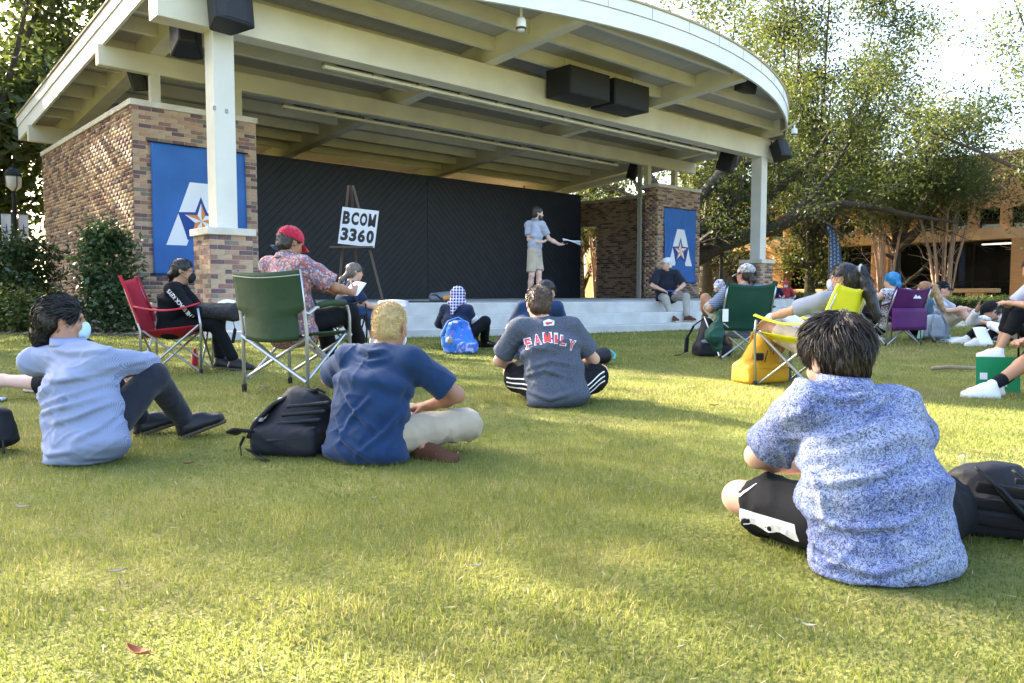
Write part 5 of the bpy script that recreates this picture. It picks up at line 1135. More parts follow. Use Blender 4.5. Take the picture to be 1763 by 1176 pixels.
# girl in red chair
RC = (-3.10, 7.05, G(7.05))
p5 = person('girl in black sweatshirt and black mask in the red folding chair', RC, dict(sc=.93, vox=.011, skin='olive', bulk=1.14, pel=(0, -.04, .42), chest=(0, -.02, .64), neck=(0, .03, .80), head=(0, .075, .915), look=(.0, -.12, 0),
    armR=((.05, .36, .56), (.7, -.4, -.5), (-.3, .9, 0)), armL=((-.06, .36, .56), (-.7, -.4, -.5), (.3, .9, 0)), legR=((.10, .52, .09), (.1, .6, 1), (0, 1, -.1)), legL=((-.10, .36, .09), (-.1, .6, 1), (0, 1, -.1)),
    top=dict(mat=C_BLACK, sleeve=1.85, loose=1.15, wr=.006, drop=.07), bottom=dict(mat=C_BLACK, f=1.9, loose=1.1), shoe=S_BLK, hair=('bun', 'black', (1500, .03, .2, .1, .0016))), az=-1.38)
add_mask(p5['t'], p5['head'], p5['R'], p5['s'], M_MASKK, M_MASKK); add_glasses(p5['t'], p5['head'], p5['R'], p5['s'])
sh_, el_ = p5['sh'][1], p5['arm'][1][0]
me = text_mesh('THE BLACK KEYS', .052, .0018); 
for v in me.vertices: v.co.z = 0; v.co.x *= .82
el2 = sh_+(p5['arm'][1][1]-sh_)*.5; dd = unit(p5['arm'][1][0]-sh_)
project_print(p5, me, (sh_+el_)*.5+A3((.3, .0, -.035)), (-1, 0, 0), tuple(-dd), tuple(np.cross((1, 0, 0), -dd)), .004, M_RWH)
# man with red cap in green chair
GC = (-1.63, 5.80, G(5.8))
p6 = person('man in floral shirt and red cap sitting in the green folding chair', GC, dict(sc=1.0, vox=.010, skin='tan', bulk=1.22, pel=(-.0, -.06, .50), chest=(-.05, -.07, .76), neck=(-.075, -.03, 1.0), head=(-.075, .03, 1.115), look=(-.35, -.35, .0), shyaw=-.12,
    armR=((.26, .34, .74), (.8, -.5, -.5), (-.1, .9, .35), (-1, 0, 0), .7), armL=((.10, .36, .74), (-.7, -.3, -.5), (.6, .7, .2)), legR=((.12, .62, .30), (.7, .3, 1), (.7, .6, -.2)), legL=((.02, .42, .09), (-.1, .5, 1), (.1, 1, 0)),
    top=dict(mat=PM['floral'], sleeve=.88, loose=1.25, wr=.007, collar=.04, drop=.10, seed=51., vox=.009), bottom=dict(mat=C_BLACK, f=1.88, loose=1.1), shoe=S_BLK, hair=('short', 'dark', (2200, .02, .8, .6, .0013))), az=-.436)
add_cap(p6['t'], p6['head'], p6['R'], p6['s'], cloth('red_cap_cotton', (.52, .02, .06)))
P = lambda x, y, z: tuple(p6['head']+p6['R'] @ A3((x, y, z)))
MB().grid(lambda a, b: P(.078*math.sin((a-.5)*5.2), -.075*math.cos((a-.5)*5.2)+.02, -.075-.055*b), 22, 4, .004).build('bandana', cloth('grey_blue_bandana', (.16, .20, .28), noise=.6, ns=60), p6['t'], smooth=True)
MB().tube([P(.0, -.07, -.08), P(-.03, -.105, -.07), P(-.06, -.12, -.062)], [.016, .013, .004], 7).build('bandana_knot', cloth('bandana_knot_cloth', (.03, .045, .10)), p6['t'])
# woman with ponytail and glasses
BCC = (-2.04, 9.0, G(9.0))
p7 = person('woman with glasses and grey-blond ponytail behind the man with the red cap', BCC, dict(sc=.93, vox=.013, skin='fair', bulk=1.1, pel=(0, -.02, .40), chest=(0, .10, .60), neck=(0, .15, .81), head=(0, .20, .925), look=(.1, -.05, 0),
    armR=((.14, .46, .50), (.7, -.3, -.5), (.1, 1, 0)), armL=((-.10, .46, .48), (-.7, -.3, -.5)), legR=((.10, .48, .09), (.1, .6, 1), (.0, 1, 0)), legL=((-.12, .44, .09), (-.1, .6, 1), (0, 1, 0)),
    top=dict(mat=C_DNAVY, sleeve=.85, wr=.005, drop=.06), bottom=dict(mat=C_DENIM, f=1.5, loose=1.05), shoe=S_WHT, hair=('lowpony', 'greyb', (900, .05, .15, .1, .002))), az=-1.15)
add_glasses(p7['t'], p7['head'], p7['R'], p7['s'])
V, F = sculpt([ell(p7['sh'][1]+A3((.0, .02, -.01)), (.085, .075, .075))], .012); smesh('floral_shoulder', (V, F), PM['floral'], p7['top'])
# woman in plaid headscarf
p8 = person('woman in plaid headscarf and navy sweater sitting near the stage steps', (-.68, 9.05, G(9.05)), dict(sc=.92, vox=.013, skin='olive', bulk=1.10, hipyaw=-.6, shyaw=-.5, pel=(0, .03, .11), chest=(.0, .08, .34), neck=(.02, .12, .53), head=(.045, .16, .655), look=(-.75, -.05, -.02),
    armR=((.24, .36, .14), (.8, -.4, -.2)), armL=((-.02, .42, .2), (-.7, .1, 0)), legR=((.34, .40, .08), (.6, -.2, .9), (.9, -.2, 0), (0, -.5, .8)), legL=((.22, .48, .08), (-.2, 0, 1), (.9, .1, 0)),
    top=dict(mat=C_DNAVY, sleeve=1.85, loose=1.1, wr=.005, drop=.05), bottom=dict(mat=C_BLACK, f=1.9, loose=1.1), shoe=S_BLK))
P = lambda x, y, z: p8['head']+p8['R'] @ A3((x, y, z))*p8['s']; E = lambda p, r, k=.02: ell(P(*p), A3(r)*p8['s'], p8['R'].T, k)
V, F = sculpt([E((0, -.022, .02), (.088, .112, .102)), E((0, -.01, -.075), (.080, .085, .06), .04), ell(p8['neck']+A3((0, 0, .03)), (.115, .10, .065), None, .04), cone(p8['neck']+A3((-.02, -.06, .03)), p8['chest']+A3((-.03, -.11, .10)), .06, .02, .04)], .009, [E((0, .125, -.025), (.062, .07, .085), .01)])
smesh('headscarf', (wrinkle(V, F, .004, 8, 12), F), PM['plaid'], p8['t'])
for z in (.52, .62):
    el, wr = p8['arm'][1]; c = p8['sh'][1]*(1-z)+el*z; d = unit(el-p8['sh'][1]); V, F = sculpt([cone(c-d*.009, c+d*.009, .061, .061, .002)], .008); smesh('sleeve_stripe', (V, F), C_WHITE, p8['top'])
# person behind FAMILY man
p9 = person('dark-haired person in navy shirt hidden behind the man lettered FAMILY', (.20, 7.75, G(7.75)), dict(sc=1.0, vox=.014, skin='fair', bulk=1.1, pel=(0, .03, .11), chest=(.02, .09, .37), neck=(.10, .16, .60), head=(.165, .21, .715), look=(-.6, -.1, 0),
    armR=((.2, .42, .2), (.9, -.3, -.2)), armL=((-.1, .42, .2), (-.9, -.3, -.2)), **crossed(0, 1.), top=dict(mat=C_NAVY, sleeve=.8, wr=.005), bottom=dict(mat=C_BLACK, f=1.9), shoe=S_BLK, hair=('short', 'black')))
add_glasses(p9['t'], p9['head'], p9['R'], p9['s'])
# speaker on the stage
p10 = person('bearded man in pale blue polo and khaki shorts standing on the stage with papers', (.42, 14.29, Z_ST), dict(sc=1.03, vox=.012, skin='pale', bulk=1.04, hipyaw=-1.95, shyaw=-1.85, pel=(0, 0, .93), chest=(.01, 0, 1.20), neck=(.02, .0, 1.50), head=(.055, -.03, 1.63), look=(-1.35, -.05, 0),
    shR=(-.115, .02, 1.43), shL=(.135, .0, 1.43), armR=((.10, -.20, 1.09), (-.7, .2, -.9), (.9, -.2, .25), (0, -.6, .7), .3), armL=((.46, -.06, 1.06), (.1, .6, -.9), (.95, -.15, .0), (0, -.3, .9), .25),
    legR=((-.10, .02, .10), (.1, -.9, .1), (.45, -.85, 0)), legL=((.09, -.03, .10), (.1, -.9, .1), (.75, -.6, 0)),
    top=dict(mat=C_PALEB, sleeve=.72, loose=1.12, wr=.005, collar=.035, collarmat=C_GREY, drop=.06), bottom=dict(mat=C_KHAKI, f=.90, loose=1.12, wr=.004), shoe=S_BRN, hair=('short', 'dark')))
P = lambda x, y, z: p10['head']+p10['R'] @ A3((x, y, z))*p10['s']; E = lambda p, r, k=.015: ell(P(*p), A3(r)*p10['s'], p10['R'].T, k)
V, F = sculpt([E((0, .052, -.085), (.058, .052, .045)), E((.045, .03, -.06), (.025, .03, .045)), E((-.045, .03, -.06), (.025, .03, .045)), E((0, .085, -.05), (.03, .014, .007), .008)], .006); smesh('beard', (V+vnorm(V, F)*(vnoise(V*120)*.003)[:, None], F), HAIRS['dark'], p10['t'])
add_glasses(p10['t'], p10['head'], p10['R'], p10['s'], z=.085, y=.07)
wr = p10['arm'][-1][1]; PAP = mat('white_paper', (.76, .76, .80), .8)
t = thing('paper_sheaf', 'white papers held out by the bearded man on the stage', 'papers', (.42+wr[0]+.21, 14.29+wr[1]-.03, Z_ST+wr[2]+.03))
for i in range(3): MB().grid(lambda a, b: (-.15+.32*a, -.1+.2*b, .03+.008*i-.02*a+.012*math.sin(a*5+i)-.05*a*a*(1-i*.3)+.03*b), 8, 3, .003).build('sheet', PAP, t)
# white-haired man on the stage edge
EU = 12.25; EV = arc_v(8.85, EU); eb_ = Bw(EU, EV, 0)
p11 = person('white-haired man in black polo and stone trousers sitting on the stage edge', (eb_.x, eb_.y, .23), dict(sc=1.0, vox=.012, skin='fair', bulk=1.26, pel=(0, -.14, .47), chest=(.02, -.06, .73), neck=(.03, .03, .98), head=(.05, .075, 1.10), look=(-1.15, -.02, 0),
    armR=((.16, .26, .60), (.9, -.3, -.3), (-.6, .6, -.3), (0, 0, -1), .7), armL=((-.12, .28, .60), (-.9, -.3, -.3), (.5, .7, -.3), (0, 0, -1), .7), legR=((.02, .50, .10), (.35, .5, 1), (-.35, .9, 0)), legL=((-.28, .42, .10), (-.6, .5, 1), (-.6, .7, 0)),
    top=dict(mat=C_POLO, sleeve=.86, loose=1.25, wr=.006, collar=.035, drop=.07), bottom=dict(mat=C_CARGO, f=1.93, loose=1.12, wr=.006), shoe=S_BRN, sole=S_SOLEW, hair=('short', 'white', (1200, .03, .5, .4, .002))), az=math.pi)
add_glasses(p11['t'], p11['head'], p11['R'], p11['s'])
t = thing('pen', 'blue pen between the hands of the white-haired man', 'pen', (eb_.x, eb_.y-.34, .23+.585)); MB().tube([(-.09, 0, .0), (.10, 0, -.01)], .009, 6).build('barrel', mat('blue_pen', (.02, .12, .6), .3), t)
# person in dark green chair
DC = (2.42, 8.25, G(8.25))
p12 = person('person in pale cap and checked shirt in the dark green chair', DC, dict(sc=.98, vox=.013, skin='tan', bulk=1.08, pel=(0, -.06, .33), chest=(0, -.15, .56), neck=(.03, -.15, .77), head=(.045, -.11, .88), look=(.45, .05, .05),
    armR=((.22, .22, .52), (.7, -.4, -.5)), armL=((-.22, .20, .50), (-.7, -.4, -.5)), legR=((.14, .52, .09), (.1, .6, 1), (.1, 1, 0)), legL=((-.20, .40, .34), (-.6, .3, 1), (.6, .7, 0)),
    top=dict(mat=PM['stripe'], sleeve=.85, loose=1.15, wr=.005), bottom=dict(mat=PM['cargo'], f=.85, loose=1.15), shoe=S_BRN, hair=('bun', 'dark', (1200, .05, .3, .2, .002))), az=.12)
add_cap(p12['t'], p12['head'], p12['R'], p12['s'], cloth('pale_cap_cotton', (.46, .44, .42)))
P = lambda x, y, z: tuple(p12['head']+p12['R'] @ A3((x, y, z)))
MB().grid(lambda a, b: P(.080*math.sin((a-.5)*4.6), -.085*math.cos((a-.5)*4.6)+.01, -.105-.035*b), 18, 3, .004).build('red_neck_band', cloth('red_band', (.55, .03, .04)), p12['t'])
V, F = sculpt([ell(A3((-.17, .06, .76)), (.06, .05, .085))], .01); smesh('floral_bundle', (V+vnorm(V, F)*(vnoise(V*60)*.012)[:, None], F), pattern_mat('blue_white_orange_print', lambda n, s: ramp(n, tnoise(n, s, 28, 2), [(.38, (.03, .08, .3)), (.48, (.7, .7, .72)), (.56, (.1, .25, .4)), (.64, (.6, .25, .06))])), p12['t'])
# woman in yellow chair
YC = (2.31, 6.03, G(6.03))
p13 = person('woman with long black ponytail in grey T-shirt in the yellow chair', YC, dict(sc=.95, vox=.011, skin='olive', bulk=1.02, pel=(.03, -.08, .32), chest=(.08, -.20, .53), neck=(.11, -.25, .73), head=(.12, -.25, .845), look=(.45, .0, 0),
    armR=((.22, .22, .50), (.7, -.4, -.5)), armL=((-.16, .28, .52), (-.8, -.5, -.3), (-.1, .8, -.6), (0, 0, -1), .3), legR=((.14, .50, .09), (.1, .6, 1), (.1, 1, 0)), legL=((-.10, .40, .10), (-.1, .6, 1), (-.1, 1, 0)),
    top=dict(mat=C_GREY, sleeve=.85, loose=1.18, wr=.005, drop=.06), bottom=dict(mat=C_KHAKI, f=.70, loose=1.15), shoe=S_WHT, sock=mat('sock_grey', (.4, .4, .42), .9), hair=('pony', 'black', (2600, .07, .12, .1, .0014))), az=.45)
add_mask(p13['t'], p13['head'], p13['R'], p13['s'], mat('violet_mask', (.34, .38, .62), .8))
P = lambda x, y, z: tuple(p13['head']+p13['R'] @ A3((x, y, z)))
MB().tube([P(.036*math.cos(a), -.128, .062+.036*math.sin(a)) for a in [i*math.pi/6 for i in range(13)]], .010, 6).build('hair_tie', mat('grey_blue_scrunchie', (.32, .38, .46), .8), p13['t'])
wr, el = p13['arm'][-1][1], p13['arm'][-1][0]; d = unit(wr-el); c = wr-d*.03; V, F = sculpt([cone(c-d*.009, c+d*.009, .032, .032, .002)], .006); smesh('watch', (V, F), mat('pale_watch', (.6, .58, .56), .4), p13['t'])
# woman in purple chair with blue hair
PC = (4.92, 9.95, G(9.95))
p14 = person('woman with bright blue hair in black and white top in the purple chair', PC, dict(sc=.95, vox=.014, skin='fair', bulk=1.2, pel=(0, -.06, .30), chest=(-.02, -.13, .52), neck=(-.03, -.12, .71), head=(-.06, -.07, .82), look=(.2, -.05, 0),
    armR=((.24, .28, .50), (.7, -.4, -.5)), armL=((-.36, .18, .52), (-.8, -.5, -.2)), legR=((.14, .50, .09), (.1, .6, 1), (.1, 1, 0)), legL=((-.14, .50, .09), (-.1, .6, 1), (-.1, 1, 0)),
    top=dict(mat=PM['bw'], sleeve=.18, wr=.005), bottom=dict(mat=C_BLACK, f=1.9), shoe=S_BLK, hair=('bun', 'blue', (900, .04, .15, .1, .0025))), az=.28)
# resting man beyond
p15 = person('man in light grey T-shirt sitting on the grass beyond the purple chair', (6.75, 12.1, .11), dict(sc=1.0, vox=.015, skin='fair', pel=(0, .03, .11), chest=(0, -.02, .36), neck=(0, .0, .60), head=(0, .05, .72), look=(.1, 0, 0),
    armR=((.22, .36, .42), (.8, -.4, -.4)), armL=((-.14, .40, .40), (-.8, -.4, -.4)), legR=((.20, .58, .09), (.2, 0, 1), (.2, 1, 0)), legL=((-.10, .62, .09), (-.2, 0, 1), (0, 1, 0)),
    top=dict(mat=C_LGREY, sleeve=.85, loose=1.15, wr=.005), bottom=dict(mat=C_KHAKI, f=.8, loose=1.15), shoe=S_WHT, hair=('short', 'dark')), az=-2.2)
add_cap(p15['t'], p15['head'], p15['R'], p15['s'], C_BLACK); add_glasses(p15['t'], p15['head'], p15['R'], p15['s'], mat('blue_mirror_lens', (.15, .45, .6), .1, metal=.6), z=.05)
# ginger woman
p16 = person('woman with curly ginger-blond ponytail and black mask leaning back on her hand', (5.75, 10.75, .106), dict(sc=.95, vox=.013, skin='pale', bulk=1.08, pel=(0, .02, .11), chest=(.04, -.06, .36), neck=(.04, -.07, .58), head=(.03, -.03, .70), look=(.1, .0, 0),
    armR=((.26, -.30, .03), (.6, .1, .2), (.4, -.8, 0), (0, 0, -1), .1), armL=((-.20, .34, .30), (-.7, -.3, -.2), (.1, .9, 0)), legR=((.05, .72, .08), (.2, 0, 1), (.3, 1, .2)), legL=((-.22, .60, .08), (-.5, 0, .8), (-.4, 1, 0)),
    top=dict(mat=C_TEAL, sleeve=.85, loose=1.2, wr=.005, drop=.06), bottom=dict(mat=C_BLACK, f=1.9), shoe=S_WHT, hair=('pony', 'gold', (1800, .05, .9, .3, .0022))), az=1.25)
add_mask(p16['t'], p16['head'], p16['R'], p16['s'], M_MASKK, M_MASKK)
V, F = sculpt([ell(p16['head']+p16['R'] @ A3((0, -.016, .04)), (.082, .10, .09), p16['R'].T)], .009, [ell(p16['head']+p16['R'] @ A3((0, .125, -.035)), (.085, .07, .105), p16['R'].T)]); smesh('hair_top', (V, F), HAIRS['ginger'], p16['t'])
# man holding his head, black cap
p17 = person('man in backwards black cap and white mask holding his head over a sheet', (6.55, 9.65, .093), dict(sc=1.0, vox=.013, skin='olive', pel=(0, .02, .11), chest=(0, .20, .28), neck=(0, .37, .38), head=(0, .47, .445), look=(-.1, -.55, 0),
    armR=((.12, .58, .47), (.7, .2, -.6), (-.2, -.1, 1), (-.6, -.6, 0), .35), armL=((-.12, .58, .30), (-.8, 0, -.3)), legR=((.30, .62, .08), (.5, 0, 1), (.3, 1, 0)), legL=((-.14, .64, .08), (-.5, 0, 1), (0, 1, 0)),
    top=dict(mat=C_WHITE, sleeve=1.85, loose=1.1, wr=.005), bottom=dict(mat=C_BLACK, f=1.9), shoe=S_WHT, hair=('short', 'black')), az=1.45)
add_mask(p17['t'], p17['head'], p17['R'], p17['s'], M_MASKW); add_cap(p17['t'], p17['head'], p17['R'], p17['s'], C_BLACK, back=True)
# right edge: grey shirt, knee up
p18 = person('person in grey T-shirt and cropped black trousers at the right picture edge', (5.56, 7.75, .065), dict(sc=1.0, vox=.013, skin='olive', bulk=1.1, pel=(0, -.02, .42), chest=(0, .10, .64), neck=(0, .20, .84), head=(.02, .26, .95), look=(-.1, -.3, 0),
    armR=((.02, .52, .60), (.7, -.3, -.4), (-.7, .5, 0)), armL=((-.10, .50, .60), (-.7, -.3, -.4)), legR=((.16, .50, .10), (.1, .6, 1), (.1, 1, 0)), legL=((-.02, .56, .10), (.1, .6, 1), (0, 1, 0)),
    top=dict(mat=C_LGREY, sleeve=.9, loose=1.2, wr=.006), bottom=dict(mat=C_BLACK, f=1.42, loose=1.08), shoe=S_WHT, hair=('short', 'black')), az=1.35)
# right edge: bare legs and white sneaker
p19 = person('person with bare tanned legs and white sneakers sitting at the right edge', (4.13, 5.35, .022), dict(sc=1.0, vox=.010, bvox=.008, skin='tan', bulk=1.05, pel=(0, .0, .115), chest=(0, .03, .36), neck=(0, .10, .58), head=(0, .16, .69), look=(-.6, -.1, 0),
    armR=((.06, .46, .40), (.8, -.3, -.3), (-.5, .8, 0), (0, 0, -1), .4), armL=((-.04, .42, .38), (-.8, -.3, -.3), (.6, .6, 0)), legR=((-.02, .72, .075), (.15, -.1, 1), (0, 1, .0)), legL=((.12, .62, .075), (-.1, -.1, 1), (.1, 1, 0)),
    top=dict(mat=C_GREY, sleeve=.8, wr=.006), bottom=dict(mat=C_BLACK, f=.72, loose=1.2), shoe=S_WHT, sole=S_WHT, sock=C_BLACK, hair=('short', 'dark')), az=1.45)
# orange shirt farther back
p20 = person('person in orange shirt at the right picture edge behind the grey shirt', (7.25, 10.3, .105), dict(sc=1.0, vox=.015, skin='brown', bulk=1.1, pel=(0, -.02, .30), chest=(0, .0, .55), neck=(0, .04, .78), head=(0, .08, .90), look=(.2, 0, 0),
    armR=((.2, .3, .45), (.7, -.4, -.4)), armL=((-.2, .3, .45), (-.7, -.4, -.4)), **seated(.3, .5), top=dict(mat=C_ORANGE, sleeve=.85, wr=.005), bottom=dict(mat=C_DENIM, f=1.9), shoe=S_BLK, hair=('short', 'black')), az=1.2)
# two people far behind the hedge
for i, (x, m_, cm, lab) in enumerate(((8.75, C_DNAVY, None, 'far seated person in dark shirt and white mask beyond the hedge'), (9.2, C_RED, C_RED, 'far seated person in red shirt and red cap beyond the hedge'))):
    q = person(lab, (x, 25.6+.2*i, .1), dict(sc=.98, vox=.02, skin='fair', pel=(0, -.02, .36), chest=(0, 0, .6), neck=(0, .03, .85), head=(0, .06, .97), look=(0, -.05, 0), armR=((.2, .3, .5), (.7, -.4, -.4)), armL=((-.2, .3, .5), (-.7, -.4, -.4)), **seated(.4, .45), top=dict(mat=m_, sleeve=.85, wr=.004), bottom=dict(mat=C_DENIM, f=1.9), shoe=S_BLK, hair=('short', 'dark')), az=math.pi-.2)
    add_mask(q['t'], q['head'], q['R'], q['s'], M_MASKW)
    if cm: add_cap(q['t'], q['head'], q['R'], q['s'], cm)
# person mostly outside the frame at left, holding a phone
p23 = person('person behind the checked shirt whose bare leg and phone peek out at left', (-3.20, 5.35, G(5.35)), dict(sc=.80, vox=.012, skin='pale', pel=(0, .0, .11), chest=(.0, .08, .27), neck=(.0, .16, .40), head=(.0, .22, .50), look=(-.5, -.3, 0), armL=((-.24, .22, .42), (.1, .3, -.9), (0, .1, .9), (.5, -.5, 0), .6), armR=((-.02, .26, .2), (.1, -.6, -.8)),
    legL=((-.74, .02, .08), (-.2, .3, .4), (-1, .1, .3)), legR=((-.30, .26, .08), (-.2, .9, .35), (-.8, .5, 0)), top=dict(mat=C_BLACK, sleeve=.8, wr=.005), bottom=dict(mat=C_BLACK, f=.22), shoe=S_WHT, hair=('bob', 'dark')))
# ------------------------------------------------------------------ folding chairs
M_TUBE = mat('chair_steel_tube', (.42, .43, .45), .32, metal=.85); M_TUBEB = mat('chair_black_tube', (.02, .02, .022), .4, metal=.4)
def nylon(n, c): return mat(n, c, .62, noise=.10, nscale=5, bump=.35, bscale=7, spec=.3)
def quad_chair(name, label, loc, az, m, w=.50, d=.44, back=.90, tube=M_TUBE, sack=None, trim=None, arm_h=.60):
    t = thing(name, label, 'chair', loc, az, None); hw, hd = w/2, d/2; fs, rs = .43, .38; tl = MB; bt = (hw+.01, -hd-.17, back)
    for q in (-1, 1):
        tl().tube([(q*(hw+.02), -hd-.02, 0), (q*(hw+.01), -hd-.02, rs), (q*bt[0], -hd-.10, back*.75), (q*bt[0], bt[1], back)], .0105, 8).build('upright', tube, t, smooth=True)
        tl().tube([(q*(hw+.02), hd+.04, 0), (q*(hw+.03), hd+.05, fs), (q*(hw+.04), hd+.03, arm_h)], .0105, 8).build('arm_post', tube, t, smooth=True)
        tl().tube([(q*(hw-.0), hd+.03, .01), (q*(hw-.0), -hd, rs)], .010, 7).build('side_brace', tube, t); tl().tube([(q*(hw+.012), -hd, .01), (q*(hw+.012), hd+.03, fs)], .010, 7).build('side_brace', tube, t)
        s = q*.006
        tl().tube([(-q*hw, hd+.04+s, .012), (q*hw, hd+.03+s, fs)], .010, 7).build('front_brace', tube, t); tl().tube([(-q*hw, -hd-.02+s, .012), (q*hw, -hd-.02+s, rs)], .010, 7).build('rear_brace', tube, t)
        for y in (hd+.04, -hd-.02): tl().lathe([(.017, 0), (.017, .02), (.012, .035)], 8, (q*(hw+.02), y, .0)).build('foot', M_TUBEB, t)
        ar = lambda a, b, q=q: (q*(hw+.015+.055*(b-.5)*2*.6+.01), (-hd-.07)+(d+.12)*a, arm_h+.02-.05*math.sin(a*math.pi)+.03*a-.012*abs(b-.5)*2)
        tl().grid(ar, 12, 4, .006).build('armrest', m, t, smooth=True)
    tl().grid(lambda a, b: (-hw+w*a, -hd+(d+.03)*b, rs+(fs-rs)*b-.105*math.sin(a*math.pi)*(.55+.45*math.sin(b*math.pi))), 14, 10, .005).build('seat', m, t, smooth=True)
    def bk(a, b):
        z = .30+(back-.30)*b; y = -hd-.02-.16*max(0, (z-rs)/(back-rs))**1.2
        return (-(hw+.01)+(w+.02)*a, y-.075*math.sin(a*math.pi)*(.35+.65*math.sin(min(1, b*1.1)*math.pi*.9)), z-.035*math.sin(a*math.pi)*b*b)
    tl().grid(bk, 16, 14, .005).build('backrest', m, t, smooth=True)
    for q in (-1, 1): tl().grid(lambda a, b, q=q: (q*(hw+.012+.013*math.cos(a*6.28)), -hd-.02-.16*max(0, (.45+(back-.45)*b-rs)/(back-rs))**1.2+.016*math.sin(a*6.28)+.006, .45+(back-.44)*b), 8, 8).build('sleeve', trim or m, t, smooth=True)
    if sack:
        V, F = sculpt([cone(A3((-hw-.06, -hd-.12, .50)), A3((-hw-.13, -hd-.13, .24)), .03, .085, .05), cone(A3((-hw-.13, -hd-.13, .24)), A3((-hw-.10, -hd-.12, .14)), .085, .04, .03)], .012); smesh('carry_bag', (wrinkle(V, F, .012, 8, 8), F), sack, t)
        MB().box((-hw-.07, -hd-.19, .40), (-hw-.01, -hd-.186, .53)).build('white_tag', PAP, t)
    return t
M_YEL = nylon('yellow_nylon', (.62, .60, .02)); M_PUR = nylon('purple_nylon', (.085, .012, .10)); M_DGR = nylon('dark_green_nylon', (.008, .055, .036)); M_REDN = nylon('red_nylon', (.40, .012, .03)); M_OLV = nylon('forest_green_canvas', (.022, .05, .020)); M_BLKN = nylon('black_nylon', (.014, .015, .018))
RZ = lambda p, o=0.: (p[0], p[1], p[2]+o)
quad_chair('folding_chair', 'red folding camp chair with grey tube legs', RZ(RC), -1.38, M_REDN, w=.50, back=.86, arm_h=.58)
quad_chair('folding_chair', 'dark green folding camp chair with hanging green carry bag', RZ(DC), .12, M_DGR, w=.50, back=.80, sack=M_DGR, arm_h=.54)
quad_chair('folding_chair', 'bright yellow folding camp chair', RZ(YC), .72, M_YEL, w=.50, back=.79, arm_h=.52)
pc = quad_chair('folding_chair', 'purple folding camp chair in front of the crepe myrtles', RZ(PC), .28, M_PUR, w=.50, back=.74, arm_h=.53)
MB().grid(lambda a, b: (-.27+.54*a, -.33-.05*math.sin(a*3.1), .20+.28*b), 8, 5, .005).build('rear_pocket', M_PUR, pc, smooth=True)
MB().add([(-.09, -.47, .60), (-.05, -.47, .65), (-.02, -.47, .62), (.0, -.47, .64), (.04, -.47, .60)], [(0, 1, 2, 3, 4)]).build('white_peak_emblem', C_WHITE, pc)
quad_chair('folding_chair', 'black folding camp chair under the woman with the ponytail', RZ(BCC), -1.15, M_BLKN, tube=M_TUBEB, back=.70, arm_h=.56)
quad_chair('folding_chair', 'purple folding camp chair under the person in orange', (7.25, 10.3, .105), 1.2, M_PUR, back=.85)
quad_chair('folding_chair', 'black folding camp chair at the right picture edge', (5.56, 7.75, .065), 1.35, M_BLKN, tube=M_TUBEB, back=.85)
# director style chair
t = thing('folding_chair', 'green canvas folding armchair with flat aluminium frame', 'chair', GC, -.436); hw, hd = .30, .25; AL = mat('brushed_aluminium', (.50, .51, .53), .38, metal=.8)
for q in (-1, 1):
    MB().tube([(q*hw, -hd, 0), (q*hw, -hd, .46), (q*hw, -hd-.03, .66), (q*hw, -hd-.07, .90)], .0135, 8).build('rear_leg', AL, t, smooth=True)
    MB().tube([(q*hw, hd, 0), (q*hw, hd-.005, .56), (q*hw, hd-.03, .635), (q*hw, hd-.09, .655), (q*hw, -hd+.10, .63), (q*hw, -hd+.02, .585), (q*hw, -hd-.015, .60)], .0135, 8).build('front_leg', AL, t, smooth=True)
    MB().tube([(q*hw, hd-.06, .662), (q*hw, 0, .662), (q*hw, -hd+.13, .645)], [.026, .027, .025], 8).build('armrest', M_OLV, t, smooth=True)
    MB().tube([(q*(hw-.03), -hd+.02, .10), (q*(hw-.03), hd, .44)], .012, 8).build('side_brace', AL, t); MB().tube([(q*(hw-.03), hd-.02, .10), (q*(hw-.03), -hd, .44)], .012, 8).build('side_brace', AL, t)
    MB().tube([(-q*hw, -hd+.015*q, .10), (q*hw, -hd+.015*q, .42)], .0135, 8).build('rear_brace', AL, t); MB().tube([(-q*hw, hd+.015*q, .10), (q*hw, hd+.015*q, .42)], .0135, 8).build('front_brace', AL, t)
    for y in (-hd, hd): MB().lathe([(.019, 0), (.019, .05), (.016, .06)], 10, (q*hw, y, 0)).build('rubber_foot', M_TUBEB, t)
MB().grid(lambda a, b: (-hw+2*hw*a, -hd+2*hd*b, .455-.05*math.sin(a*math.pi)), 12, 6, .012).build('seat', M_OLV, t, smooth=True)
def bk6(a, b): z = .40+.50*b; y = -hd-.015-.06*b*b; return (-(hw+.012)+2*(hw+.012)*a*(1) if b > .42 else -(hw-.05)+2*(hw-.05)*a, y-.055*math.sin(a*math.pi)-.015, z-.02*math.sin(a*math.pi))
MB().grid(bk6, 18, 16, .010).build('backrest', M_OLV, t, smooth=True)
MB().tube([bk6(a/18, .93)[:2]+(bk6(a/18, .93)[2],) for a in range(19)], .004, 5).build('piping', mat('pale_piping', (.35, .38, .33), .7), t)
